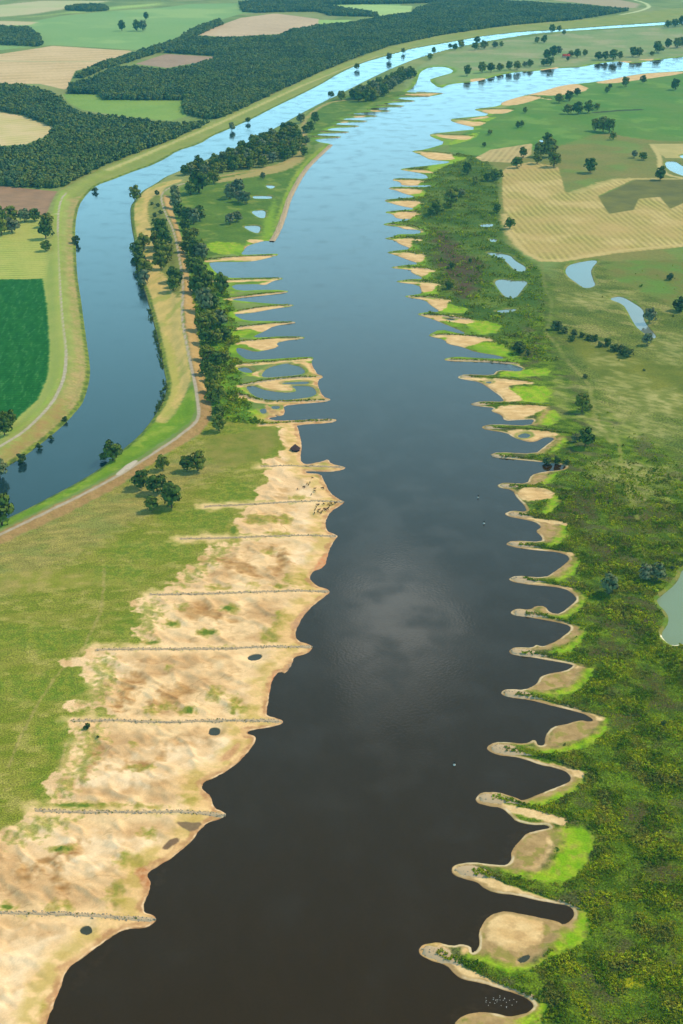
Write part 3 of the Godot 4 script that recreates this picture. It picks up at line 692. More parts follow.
	# --- fields on the far left
	lay(path([-700,230, 0,210, 48,212, 58,240, 59,300, 64,350, 60,380, 40,412, 0,440, -700,500]), {"c0": rgb(150, 160, 84), "c1": rgb(138, 156, 76), "w1": 60.0, "f": 4.0, "near": 0.0})
	field("mown_field", [-700,240, 0,224, 20,221, 54,215, 53,240, 46,278, 0,280, -700,282], {"c0": rgb(160, 166, 88), "c1": rgb(146, 160, 80), "w1": 60.0, "period": 11.0, "sa": 0.05, "ang": 0.1, "gm": 1.0})
	field("crop_field", [-700,282, 0,279.5, 42,279, 46,305, 49,345, 47,377, 37,400, 15,420, 0,427, -700,600], {"c0": rgb(18, 84, 26), "c1": rgb(30, 96, 34), "w1": 40.0, "c2": rgb(84, 134, 76), "a2": 0.45, "w2": 22.0, "th": 0.62, "st": 4.0, "ang": 0.05, "period": 7.0, "sa": 0.05, "gm": 0.8})
	field("ploughed_field", [-700,190, 0,186, 57,191.5, 50,205, 46,216, 0,213, -700,225], {"c0": rgb(148, 122, 98), "c1": rgb(134, 112, 90), "w1": 50.0, "period": 12.0, "sa": 0.04, "ang": 0.3})
	field("stubble_field", [-700,108, 0,112, 22,116, 54,128, 45,137, 25,144.5, 0,146, -700,160], {"c0": rgb(196, 180, 140), "c1": rgb(178, 172, 118), "w1": 140.0, "period": 26.0, "sa": 0.03, "ang": 0.5})
	field("stubble_field", [-700,50, 0,54, 52,46, 132,51, 115,58, 100,64, 75,71, 66,90, 40,84, 0,84, -700,88], {"c0": rgb(196, 176, 138), "c1": rgb(184, 164, 124), "w1": 300.0, "period": 60.0, "sa": 0.03, "ang": 0.3, "gm": 3.0})
	lay(path([-700,66, 0,61, 60,62, 108,61], 1.7), {"line": true, "hw": 9.0, "c0": rgb(166, 164, 122), "f": 8.0, "amp": 6.0})
	field("meadow", [62,94, 100,95, 102,100, 185,101, 184,110, 188,116, 170,121, 120,116, 82,110, 68,103], {"c0": rgb(124, 154, 74), "c1": rgb(112, 148, 68), "w1": 130.0, "gm": 2.0})
	field("ploughed_field", [135,64, 165,54, 226,57.5, 195,63, 167,68], {"c0": rgb(156, 136, 118), "c1": rgb(146, 128, 110), "w1": 120.0, "gm": 3.0})
	field("pasture", [-700,14, 30,22, 60,16, 110,11, 160,8, 190,4, 260,3, 400,2, 400,8, 300,9, 240,14, 200,26, 170,44, 135,50, 52,45, 0,50, -700,52], {"c0": rgb(116, 154, 92), "c1": rgb(124, 158, 96), "w1": 500.0, "c2": rgb(160, 182, 112), "a2": 0.4, "w2": 600.0, "gm": 4.0, "grain": 0.06})
	lay(path([20,18, 60,14, 90,12, 160,5, 160,3, 110,7, 40,16], 1.7), {"c0": rgb(176, 196, 104), "c1": rgb(150, 188, 104), "w1": 300.0, "a": 0.8, "f": 60.0, "amp": 30.0})
	lay(path([-700,-8, 0,5, 40,1, 110,1, 70,8, 35,14, 0,17, -700,20], 1.7), {"cls": patch("stubble_field"), "c0": rgb(190, 182, 150), "c1": rgb(172, 180, 132), "w1": 400.0, "a": 0.9, "f": 40.0, "amp": 20.0})
	lay(path([-700,26, 0,21, 38,22, 30,25, 0,25.5, -700,30], 1.7), {"c0": rgb(196, 178, 146), "a": 0.8, "f": 20.0, "amp": 10.0})
	field("ploughed_field", [197,35, 215,27, 240,18, 275,13.5, 318,19, 322,24, 280,34, 225,37], {"c0": rgb(188, 170, 142), "c1": rgb(176, 158, 132), "w1": 400.0, "gm": 4.0, "period": 50.0, "sa": 0.03, "ang": 0.4})
	field("pasture", [322,6, 360,4.5, 412,6, 410,14, 380,17, 345,14], {"c0": rgb(160, 190, 118), "c1": rgb(148, 180, 112), "w1": 300.0, "gm": 4.0})
	field("meadow", [318,20, 352,20, 345,24, 318,26], {"c0": rgb(140, 176, 98), "gm": 3.0})
	lay(path([500,-6, 620,8, 636,8, 640,4, 620,0, 560,-8], 1.7), {"cls": patch("ploughed_field"), "c0": rgb(160, 150, 120), "f": 20.0})
	lay(rounded(path([620,-4, 645,3, 650,7, 640,11, 620,15], 1.7), false), {"line": true, "hw": 9.0, "c0": rgb(182, 196, 150), "f": 6.0})
	# grass belt between wood and canal
	lay(rounded(path([60,192, 107,166, 140,153, 170,143, 225,119, 320,74, 347,62, 390,47, 440,37, 500,28, 570,22, 620,15, 700,6, 700,18, 608,26, 525,31.5, 460,40.5, 415,48, 362,63, 320,85, 275,107, 227,130, 177,151, 132,172, 97,185, 76,200])), {"c0": rgb(136, 146, 76), "c1": rgb(122, 140, 66), "w1": 80.0, "f": 6.0, "amp": 3.0, "gm": 1.5, "a": 0.9})
	lay(rounded(path([107,172, 150,154, 225,122, 320,78, 390,52, 460,38, 540,28]), false), {"line": true, "hw": 4.0, "c0": rgb(178, 172, 122), "a": 0.7, "f": 5.0, "amp": 3.0})
	# --- sand of the left bank
	var sand := {"c0": rgb(224, 196, 158), "c1": rgb(206, 176, 136), "w1": 34.0, "k1": 2.0, "c2": rgb(170, 136, 88), "a2": 0.5, "w2": 17.0, "th": 0.6, "st": 0.45, "ang": -0.5, "f": 2.6, "amp": 7.0, "w0": 15.0, "grain": 0.2, "gm": 0.3, "h": "set", "hp": [1.3, 9.0, 2.4]}
	for s in [[-120,1100, -120,900, 0,914, 80,916, 130,918, 160,919, 120,1100], [-120,918, -120,870, -20,838, 2,828, 20,817, 37,812, 100,814, 170,814, 230,814, 200,860, 160,918, 80,917, 0,915], [50,805, 47,800, 42,791, 49,782, 57,775, 66,764, 72,755, 79,744, 78,738, 72,735, 67,726, 72,722, 85,721, 110,721, 170,724, 210,722, 286,720, 250,770, 230,813, 150,812, 100,810], [57,705, 82,702, 92,700, 100,697, 96,691, 92,685, 87,680, 85,675, 84,664, 74,667, 59,666, 70,660, 82,656, 90,651, 97,650, 160,650, 222,650, 260,648, 318,646, 300,680, 285,719, 200,722, 150,723, 112,721, 105,711, 90,709, 75,711], [150,648, 140,645, 137,641, 134,636, 136,630, 140,622, 145,617, 136,612, 129,606, 135,600, 142,597, 160,595, 235,594, 335,591, 320,630, 310,647, 222,650], [165,594, 170,587, 172,580, 184,573, 192,566, 200,560, 206,552, 216,546, 224,541, 260,539, 340,536, 336,570, 330,592, 235,594], [240,536, 236,530, 234,525, 238,518, 242,512, 247,508, 258,505, 280,504, 348,502, 330,530, 336,536, 292,537], [258,502, 256,497, 257,492, 261,487, 267,482, 266,476, 264,471, 275,467, 300,466, 320,474, 330,490, 346,501, 310,502, 280,504], [262,463, 271,459, 280,457, 285,447, 278,438, 283,432, 280,425, 292,422, 300,424, 306,445, 305,465, 290,467, 264,468]]:
		var o := sand.duplicate()
		o.cls = patch("sandbank")
		lay(rounded(path(s)), o)
	# drainage lines and old strand lines in the sand
	for s in [[-120,1040, -120,920, 150,922, 60,990, 40,1040], [-60,910, 0,835, 40,816, 215,818, 150,905, 60,912], [55,800, 75,728, 275,724, 205,806], [90,715, 90,656, 305,652, 262,715], [145,642, 145,600, 320,597, 295,642], [180,588, 222,545, 330,541, 310,588], [242,530, 250,510, 335,507, 322,532]]:
		lay(rounded(path(s)), {"c0": rgb(228, 198, 152), "c1": rgb(196, 162, 116), "w1": 15.0, "k1": 2.2, "st": 0.6, "ang": 0.4, "c2": rgb(150, 116, 72), "a2": 0.85, "w2": 46.0, "th": 0.5, "iso": 0.16, "a": 0.65, "f": 8.0, "amp": 4.0, "grain": 0.3, "gm": 0.25})
	for s in [[-120,1040, -120,920, 150,922, 60,990, 40,1040], [-60,910, 0,835, 40,816, 215,818, 150,905, 60,912], [55,800, 75,728, 275,724, 205,806], [90,715, 90,656, 305,652, 262,715], [145,642, 145,600, 320,597, 295,642], [180,588, 222,545, 330,541, 310,588]]:
		lay(rounded(path(s)), {"c0": rgb(168, 136, 98), "c1": rgb(236, 212, 174), "w1": 48.0, "k1": 3.0, "a": 0.45, "f": 12.0, "amp": 6.0, "w0": 20.0, "grain": 0.1, "ang": 0.7, "st": 0.7})
	# brighter swells along the lower side of each groyne and above the shore
	for g in SAND_GROYNES:
		lay(rounded(path(g), false), {"line": true, "hw": 7.0, "c0": rgb(232, 204, 162), "c1": rgb(218, 188, 144), "w1": 18.0, "a": 0.8, "f": 9.0, "amp": 6.0, "w0": 16.0, "st": 0.4})
	for s in [[110,1000, 60,1010, 20,1030, -40,1040, -60,950, 40,930, 110,928, 60,965], [175,830, 130,838, 60,835, 20,830, 10,850, 40,880, 100,870, 150,850], [230,760, 180,770, 130,790, 80,790, 70,775, 120,760, 200,740, 240,735], [270,660, 250,690, 245,712, 262,712, 266,690, 280,665], [135,663, 100,655, 95,672, 110,680, 130,672], [300,545, 285,560, 300,570, 322,560, 332,542], [290,508, 300,530, 322,525, 335,506], [300,490, 285,497, 322,500, 328,492, 318,478]]:
		lay(rounded(path(s)), {"c0": rgb(232, 210, 178), "c1": rgb(216, 188, 150), "w1": 16.0, "k1": 2.4, "a": 0.9, "f": 10.0, "amp": 9.0, "w0": 15.0, "st": 0.5, "ang": 0.5, "grain": 0.1, "gm": 0.35})
	for s in [[20,870, 60,850, 90,843, 70,856, 40,868, 25,880], [50,880, 58,865, 62,880, 66,892, 60,890], [120,690, 128,676, 138,672, 140,682, 130,700, 118,715, 112,712], [150,705, 165,690, 178,685, 200,690, 185,694, 170,706], [195,560, 230,556, 255,570, 262,580, 245,576, 225,566], [180,615, 200,600, 220,612, 240,622, 215,620], [85,770, 95,745, 100,740, 92,765, 80,790], [110,769, 150,762, 165,755, 150,768, 118,772], [265,545, 285,552, 288,566, 275,575, 270,570, 280,560]]:
		lay(rounded(path(s)), {"c0": rgb(146, 110, 66), "c1": rgb(186, 150, 100), "w1": 8.0, "k1": 2.0, "a": 0.85, "f": 7.0, "amp": 7.0, "w0": 11.0, "st": 0.5})
	for g in [[60, 850, 14, 3], [7, 907, 9, 3.5], [58, 908, 14, 4], [115, 895, 9, 14], [130, 862, 16, 8], [148, 832, 10, 4], [42, 1010, 4, 10], [92, 806, 40, 2.6], [150, 807, 16, 2.4], [140, 768, 14, 3], [133, 745, 5, 2.5], [190, 798, 9, 8], [150, 712, 8, 4], [165, 706, 10, 3], [188, 711, 8, 4], [214, 694, 8, 6], [245, 711, 11, 5], [234, 705, 6, 9], [170, 668, 4, 2], [206, 633, 11, 3], [230, 610, 10, 4], [172, 624, 8, 3.5], [181, 608, 6, 3], [152, 643, 8, 3], [270, 636, 10, 7], [280, 622, 8, 10], [298, 580, 16, 7], [280, 587, 8, 2], [217, 588, 12, 3], [262, 520, 18, 5], [280, 534, 14, 2.4], [298, 498, 10, 3], [235, 541, 8, 3], [268, 552, 6, 2.5], [253, 586, 6, 2.2], [232, 530, 6, 6], [285, 520, 8, 4]]:
		blot(g[0], g[1], g[2], g[3], {"c0": rgb(124, 132, 44), "c1": rgb(160, 144, 76), "w1": 5.0, "k1": 2.6, "a": 0.8, "f": 4.5, "amp": 4.0, "w0": 8.0, "grain": 0.25, "gm": 0.4})
	for g in [[62, 850, 9, 1.6], [75, 806, 18, 2.0], [207, 633, 8, 1.8], [152, 643, 5, 2], [228, 609, 6, 2.4], [188, 711, 4, 2.4], [233, 531, 3, 4], [7, 907, 6, 2.4], [172, 624, 5, 2.0]]:
		blot(g[0], g[1], g[2], g[3], {"c0": rgb(72, 108, 24), "c1": rgb(90, 112, 34), "w1": 4.0, "a": 0.9, "f": 2.5, "amp": 2.0, "w0": 5.0, "grain": 0.3, "gm": 0.4})
	for s in [[36,806, 60,780, 80,745, 74,728, 95,722, 110,735, 95,770, 70,800], [60,702, 95,690, 86,660, 110,652, 120,670, 112,700, 90,712], [135,640, 132,604, 160,597, 165,615, 150,640], [168,586, 200,560, 222,542, 240,545, 210,572, 185,590], [0,832, 40,815, 90,818, 40,840, 0,850]]:
		lay(rounded(path(s)), {"c0": rgb(112, 130, 44), "c1": rgb(150, 146, 78), "w1": 6.0, "a": 0.7, "f": 9.0, "amp": 11.0, "w0": 7.0, "lo": 4.0, "grain": 0.5, "gm": 0.3})
	# --- lime-green algae and young grass in the bays
	var lime := {"c0": rgb(112, 158, 16), "c1": rgb(142, 168, 40), "w1": 13.0, "k1": 2.4, "c2": rgb(150, 140, 84), "a2": 0.5, "w2": 9.0, "th": 0.6, "f": 5.0, "amp": 4.0, "w0": 9.0, "grain": 0.3, "gm": 0.4, "h": "set", "hp": [0.9, 5.0, 0.15]}
	for s in [[495,1018, 530,1012, 540,1000, 552,1003, 540,1020, 520,1040, 490,1040], [550,954, 553,943, 575,923, 573,908, 583,910, 590,922, 590,935, 580,948, 563,955, 545,962, 528,974, 508,974, 480,962, 465,954, 475,952, 510,965, 535,962], [556,828, 575,827, 593,830, 595,845, 586,868, 568,884, 545,884, 520,880, 497,869, 510,868, 535,872, 548,868, 560,850], [520,801, 552,790, 572,782, 582,768, 588,772, 583,786, 562,799, 540,808, 522,806], [530,745, 560,748, 585,740, 598,730, 604,718, 611,722, 604,736, 588,748, 560,755, 535,753], [536,693, 560,690, 577,682, 586,668, 594,668, 590,682, 576,694, 555,698], [545,652, 565,647, 578,637, 583,628, 588,632, 582,644, 566,655], [550,616, 565,613, 578,602, 582,594, 586,602, 578,614, 560,620], [552,580, 566,571, 574,560, 582,562, 574,575, 560,583], [552,542, 555,528, 560,524, 568,527, 567,537, 560,545, 545,546], [540,514, 546,505, 550,496, 559,497, 558,507, 548,516], [540,485, 548,477, 552,472, 558,474, 548,486], [555,447, 562,437, 568,440, 560,450, 545,456], [533,425, 540,416, 548,410, 558,411, 560,418, 552,427], [502,390, 520,387, 550,386.5, 552,395, 545,404.5, 520,402], [500,371.5, 524,369, 552,369.5, 550,376, 520,378, 497,377], [470,344, 490,342, 507,347, 511,356, 482,355], [460,320, 480,321, 502,325, 500,332, 480,336.5, 470,330], [437,302, 467,309, 468,314, 445,314, 432,304], [209,242, 243,243.5, 241,253, 223,256, 206,250], [200,263, 210,263, 217,274, 224,279, 205,272], [230,332, 256,330, 250,338.5, 234,337], [229,348, 237,347, 238,356, 230,353], [236,386, 245,386, 253,396, 243,393], [247,411, 260,409, 269,419, 255,417], [235,366, 250,373, 262,375, 263,379, 245,376], [229,296, 235,285, 240,290], [425,305, 440,300, 441,312], [420,284, 437,285, 437,296, 424,294], [412,271, 432,271, 430,279], [408,259, 425,256, 424,264], [405,195, 425,190, 425,197], [428,175, 450,164, 470,158, 450,156, 425,168], [447,143, 480,131, 475,139, 450,146], [455,123, 500,116, 485,123, 470,126], [415,88.5, 445,84.5, 452,86, 435,89.5], [400,206, 420,203, 420,210]]:
		var o := lime.duplicate()
		o.cls = patch("grass_bank")
		lay(rounded(path(s)), o)
	lay(rounded(path(LEFT_SHORE + RIVER_LINE_R, 0.0)), {"lo": -11.0, "hi": 0.0, "c0": rgb(126, 166, 28), "c1": rgb(88, 128, 34), "w1": 50.0, "k1": 2.6, "f": 7.0, "amp": 4.0, "a": 0.8, "near": 1400.0})
	lay(rounded(path(RIGHT_SHORE + RIVER_LINE_L, 0.0)), {"lo": -16.0, "hi": 0.0, "c0": rgb(128, 170, 26), "c1": rgb(96, 136, 34), "w1": 60.0, "k1": 2.5, "f": 8.0, "amp": 5.0, "a": 0.75, "near": 1000.0})
	# --- mud and sand of the bays
	var mud := {"c0": rgb(150, 128, 88), "c1": rgb(172, 148, 106), "w1": 9.0, "k1": 1.8, "c2": rgb(126, 130, 56), "a2": 0.6, "w2": 11.0, "th": 0.55, "f": 6.0, "amp": 3.2, "w0": 11.0, "grain": 0.1, "gm": 0.4, "h": "set", "hp": [0.45, 5.0, 0.12]}
	for s in [[440,1060, 455,1018, 475,1010, 500,1011, 525,1016, 508,1026, 480,1060], [466,945, 478,950, 476,932, 484,914, 507,908, 545,917, 562,920, 574,914, 572,926, 560,936, 552,948, 538,962, 512,968, 484,956], [490,864, 508,864, 512,857, 510,849, 521,837, 528,830, 548,827, 560,829, 562,840, 552,860, 540,874, 520,872, 500,867], [515,799, 523,800, 552,788, 571,779, 577,770, 581,768, 580,783, 562,793, 540,801, 522,804], [522,744, 536,746, 545,744, 545,734, 553,725, 580,719, 594,719, 586,713, 600,714, 603,721, 597,731, 583,741, 560,747, 535,749], [522,690, 537,683, 541,675, 550,672, 574,665, 586,664, 583,674, 574,686, 560,691, 540,693], [530,648, 557,640, 571,629, 572,625, 582,627, 578,637, 565,646, 545,650], [533,606, 546,605, 551,612, 562,613, 577,598, 572,590, 581,593, 577,604, 563,616, 540,613], [543,578, 557,569, 570,559, 568,552, 577,556, 570,569, 555,579], [534,530, 542,526, 534,521, 552,520, 562,524, 560,535, 550,542, 542,542], [527,484, 531,474, 543,470, 552,471, 545,481, 535,485], [534,454, 545,446, 558,437, 564,436, 556,445, 545,453], [533,426, 538,417, 548,408, 552,409, 545,417, 538,425]]:
		var o := mud.duplicate()
		o.cls = patch("mudflat")
		lay(rounded(path(s)), o)
	var pale := {"c0": rgb(214, 188, 142), "c1": rgb(196, 166, 118), "w1": 12.0, "k1": 2.0, "c2": rgb(164, 134, 92), "a2": 0.4, "w2": 7.0, "f": 2.5, "amp": 2.0, "w0": 8.0, "grain": 0.1, "gm": 0.4, "st": 0.5, "h": "set", "hp": [0.9, 4.0, 0.3]}
	for s in [[484,926, 492,916, 506,912, 528,917, 546,923, 541,937, 532,948, 512,950, 490,943], [462,946, 471,944, 470,956, 460,952], [514,491, 530,487, 550,491, 556,495, 548,500, 530,502, 520,499], [545,835, 556,842, 540,866, 530,868, 550,850], [490,411, 500,405.5, 540,406, 550,408, 530,416, 520,419.5, 503,422, 504,415], [478,379, 530,381, 528,384, 505,387, 520,396, 523,402, 505,402, 492,391], [505,429, 555,432.5, 560,436, 545,436, 535,443, 527,443, 511,437], [467,368.5, 492,364.5, 490,367.5, 472,370.5], [445,340, 447,334.5, 478,337, 490,340, 475,345, 462,347.5, 447,344], [432,316, 455,316, 475,321, 466,325, 440,320, 436,322.5], [425,299, 447,300, 448,306, 440,312, 430,305], [418,283, 437,284, 432,292, 421,292], [409,268, 432,269, 425,277, 410,272], [398,254, 424,255, 424,262, 408,262, 396,257], [394,239.5, 412,239, 411,249, 400,246], [400,227, 420,229, 414,230, 402,229], [391,213, 418,211, 414,218, 397,219], [388,201.5, 422,201, 414,208, 399,207], [390,189.5, 414,189, 424,193, 404,195], [393,180.5, 424,180, 415,187, 400,186], [404,170.5, 428,170.5, 436,174, 425,173], [416,152, 450,154, 456,160, 432,160], [433,135.5, 472,136, 470,140, 446,139], [452,121, 488,122, 478,127, 455,124], [478,110, 516,109.5, 505,114, 490,114], [522,95, 545,88, 575,83, 592,90, 560,96], [592,83, 615,78, 640,74, 683,71.5, 683,74, 640,80, 610,84], [500,102, 525,95, 545,97, 520,105, 502,106], [460,121, 490,118, 486,116], [475,158, 478,157, 482,159]]:
		var o := pale.duplicate()
		o.cls = patch("sandbank")
		lay(rounded(path(s)), o)
	for s in [[248,374.5, 262,379, 300,376, 300,373, 268,369], [310,362, 317,375, 312,374.5, 304,364, 290,365.5, 292,362], [241,343, 305,337.5, 290,340, 276,342.5, 279,347, 264,351, 252,349], [245,327, 297,322, 276,326, 263,332, 256,332], [238,311, 294,304.5, 278,308, 250,313.5], [228,298, 290,291, 278,294, 236,298.5], [255,285, 283,278, 266,285.5], [216,281, 240,280.5, 283,278], [210,260, 278,254.5, 256,261, 243,261], [218,265, 230,264, 228,271, 219,272], [230,265, 243,264, 242,268, 232,267], [245,240.5, 263,240, 262,242, 250,243.5], [252,387, 278,380, 320,376, 316,384, 322,396, 317,395, 309,384.5, 290,384.5, 296,389, 296,392, 283,393, 263,390], [267,408, 285,404, 330,399.5, 300,404, 284,406, 286,411, 283,416, 270,415, 262,409], [295,424, 337,420, 330,423, 296,426], [301,343, 309,347, 303,348], [300,410, 306,409, 304,411], [326,404, 331,406, 334,410, 329,408], [318,138.6, 332,138.5, 325,140], [337,122.5, 350,121.5, 345,123], [350,117, 368,116, 360,118], [366,111, 385,110.5, 378,112], [398,94.5, 430,94, 442,93, 425,97], [470,79.5, 488,78, 480,81.5, 470,82], [580,67, 600,64, 620,61, 635,62, 610,64.5, 590,67], [535,70.5, 560,67, 555,69.5], [635,60, 655,59, 650,61]]:
		var o := pale.duplicate()
		o.cls = patch("sandbank")
		o.hp = [0.5, 3.0, 0.1]
		lay(rounded(path(s, 0.3)), o)
	for g in SPIT_GROYNES + RIGHT_GROYNES.slice(14):
		var a := []
		for q in range(0, g.size(), 2):
			a.append(g[q] - (0.0 if q == g.size() - 2 and g[0] > 330 else 2.0))
			a.append(g[q + 1] + (1.7 if g[1] > 200 else 1.0))
		lay(rounded(path(a), false), {"line": true, "hw": 3.8, "cls": patch("sandbank"), "c0": rgb(220, 194, 146), "c1": rgb(196, 168, 120), "w1": 30.0, "f": 3.0, "amp": 2.6, "w0": 16.0, "gm": 0.6, "h": "set", "hp": [0.6, 2.0, 0.1]})
	# sand thrown up along the lower side of the right groynes, and their stony heads
	for i in 10:
		var g: Array = RIGHT_GROYNES[i]
		var a := []
		var drop: float = 7.5 if i < 4 else (4.5 if i < 7 else 3.0)
		for q in range(2 if i > 0 else 4, g.size(), 2):
			a.append(g[q] - (0.0 if q < 4 else drop * 0.2))
			a.append(g[q + 1] + drop * (0.75 if q == g.size() - 2 else 1.0))
		lay(rounded(path(a), false, 2), {"line": true, "hw": 3.6 if i < 4 else 2.6, "cls": patch("sandbank"), "c0": rgb(224, 198, 152), "c1": rgb(204, 176, 128), "w1": 9.0, "f": 1.6, "amp": 1.4, "w0": 9.0, "gm": 0.4})
		var e := g.size()
		lay(path([g[e - 2], g[e - 1], g[e - 2] + 14.0, g[e - 1] + 1.5]), {"line": true, "hw": 6.0, "c0": rgb(176, 156, 120), "c1": rgb(150, 132, 104), "w1": 4.0, "k1": 2.4, "f": 2.0, "amp": 1.2, "w0": 6.0, "grain": 0.7, "gm": 0.3})
	# thin edges of the sand along the water, both banks: dry sand, dark wet sand, and a pale dried line
	var riverR := rounded(path(RIGHT_SHORE + RIVER_LINE_L, 0.0))
	var riverL := rounded(path(LEFT_SHORE + RIVER_LINE_R, 0.0))
	lay(riverR, {"lo": -2.2, "hi": 0.0, "a": 0.85, "c0": rgb(196, 168, 122), "c1": rgb(150, 128, 84), "w1": 8.0, "f": 1.2, "amp": 1.0, "w0": 8.0, "far": 1000.0})
	lay(riverR, {"lo": -1.5, "hi": 0.8, "c0": rgb(214, 206, 186), "c1": rgb(150, 128, 94), "w1": 34.0, "k1": 5.0, "a": 0.62, "f": 0.6, "amp": 0.8, "w0": 10.0, "far": 1000.0})
	lay(riverL, {"lo": -15.0, "hi": 0.0, "c0": rgb(168, 150, 74), "c1": rgb(214, 180, 126), "w1": 16.0, "k1": 4.5, "f": 8.0, "amp": 4.0, "w0": 14.0, "a": 0.6, "far": 800.0, "st": 0.7})
	lay(riverL, {"lo": -4.0, "hi": 0.0, "c0": rgb(164, 124, 88), "c1": rgb(200, 164, 118), "w1": 14.0, "k1": 3.0, "f": 2.0, "amp": 2.6, "w0": 12.0, "a": 0.8, "far": 800.0})
	lay(riverL, {"lo": -1.0, "hi": 0.5, "c0": rgb(222, 198, 164), "c1": rgb(172, 130, 94), "w1": 12.0, "k1": 2.5, "f": 0.8, "amp": 1.0, "w0": 9.0, "far": 800.0})
	for s in [[[139,880, 133,872, 140,866, 150,868, 147,874, 152,882, 150,890, 142,888], rgb(168, 112, 72)], [[268,693, 271,676, 280,668, 277,676, 273,690, 271,705], rgb(196, 120, 84)], [[312,572, 318,560, 329,551, 328,563, 322,570], rgb(190, 122, 84)], [[218,762, 232,748, 240,742, 238,752, 226,762], rgb(172, 128, 92)], [[52,1000, 60,985, 68,968, 80,960, 66,976, 60,994], rgb(184, 112, 76)], [[204,785, 215,778, 236,766, 222,778, 208,786], rgb(186, 140, 104)], [[288,628, 300,612, 312,604, 304,618, 298,630], rgb(166, 130, 104)], [[284,668, 291,660, 292,666, 287,673], rgb(120, 104, 92)]]:
		lay(rounded(path(s[0], 0.3)), {"c0": s[1], "c1": rgb(190, 150, 112), "w1": 6.0, "k1": 2.2, "a": 0.85, "f": 2.0, "amp": 1.5, "w0": 6.0})
	for s in [[[173,824, 190,823, 203,823, 196,830, 188,832, 182,828], rgb(112, 96, 76)], [[161,848, 168,841, 180,838, 178,843, 166,850], rgb(108, 88, 70)]]:
		lay(rounded(path(s[0], 0.3)), {"c0": s[1], "a": 0.9, "f": 1.0, "amp": 0.6, "w0": 5.0})
	# --- the beds
	lay(riverR, {"cls": 0, "h": "water", "hp": [0.13, 0.8], "c0": rgb(112, 92, 62), "c1": rgb(142, 118, 80), "w1": 60.0, "f": 0.8, "st": 2.0, "ang": 0.12, "far": 1000.0})
	lay(riverR, {"cls": 0, "h": "water", "hp": [0.12, 0.8], "c0": rgb(112, 92, 62), "c1": rgb(142, 118, 80), "w1": 60.0, "f": 0.8, "st": 2.0, "ang": 0.12, "near": 1000.0})
	lay(riverL, {"cls": 0, "h": "water", "hp": [0.10, 1.2], "c0": rgb(112, 92, 62), "c1": rgb(142, 118, 80), "w1": 60.0, "f": 0.8, "st": 2.0, "ang": 0.12})
	lay(rounded(path(CANAL, 0.0)), {"lo": -5.0, "hi": 0.0, "c0": rgb(112, 132, 44), "c1": rgb(64, 92, 34), "w1": 14.0, "k1": 2.4, "f": 2.5, "amp": 1.6, "w0": 8.0, "a": 0.85})
	lay(rounded(path(CANAL, 0.0)), {"cls": 0, "h": "water", "hp": [0.34, 0.5], "c0": rgb(52, 56, 42), "f": 0.8})
	for p in PONDS:
		var w := rounded(path(p[1], 0.0), true, 2)
		if gp(p[1][0], p[1][1]).y > 800.0:
			lay(w, {"lo": -4.0, "hi": 0.0, "c0": rgb(96, 130, 44), "c1": rgb(140, 136, 84), "w1": 20.0, "k1": 3.0, "f": 2.0, "amp": 1.0, "a": 0.7})
		lay(w, {"h": "water", "hp": [0.3, 2.2 if p[1][1] > 600.0 else 0.5], "c0": rgb(84, 84, 62), "f": 0.6})
	lay(rounded(path([661,636, 668,642, 675,646, 690,643], 0.2), false), {"line": true, "hw": 1.6, "c0": rgb(226, 226, 206), "f": 1.0, "amp": 0.6, "w0": 5.0})
	# shallows: pale sand under a little water
	for s in [[510,832, 530,826, 528,834, 515,848, 506,862, 498,862, 508,848], [536,596, 545,594, 552,598, 550,604, 543,606, 537,602], [470,938, 480,918, 492,910, 482,930, 476,944], [450,1010, 480,1004, 500,1008, 480,1012, 455,1024, 446,1024], [244,246, 262,242, 256,250, 243,252], [216,266, 240,268, 246,272, 232,276, 220,274], [150,886, 160,872, 168,866, 160,884], [70,985, 82,968, 100,955, 118,944, 100,962, 80,990], [328,600, 318,612, 310,626, 316,608], [545,640, 560,632, 566,634, 556,640], [262,404, 275,410, 283,418, 268,416], [463,980, 475,985, 500,992, 480,990]]:
		lay(rounded(path(s, -0.2)), {"c0": rgb(196, 166, 116), "c1": rgb(150, 124, 84), "w1": 12.0, "f": 4.0, "amp": 3.0, "w0": 8.0, "h": "set", "hp": [-0.25, 6.0, 0.05]})

# ---------------------------------------------------------------- helpers for things
var rng := RandomNumberGenerator.new()

func mark(o: Node, label: String, category: String, group := "", kind := "") -> void:
	o.set_meta("label", label)
	o.set_meta("category", category)
	if group != "":
		o.set_meta("group", group)
	if kind != "":
		o.set_meta("kind", kind)

func base(called: String, at: Vector3, turn := 0.0) -> Node3D:
	var o := Node3D.new()
	o.name = numbered(called)
	add_child(o)
	o.position = at
	o.rotation.y = turn
	return o

func part(parent: Node, called: String, mesh: Mesh, m: Material = null) -> MeshInstance3D:
	var o := MeshInstance3D.new()
	o.name = called
	o.mesh = mesh
	if m:
		o.material_override = m
	parent.add_child(o, true)
	return o

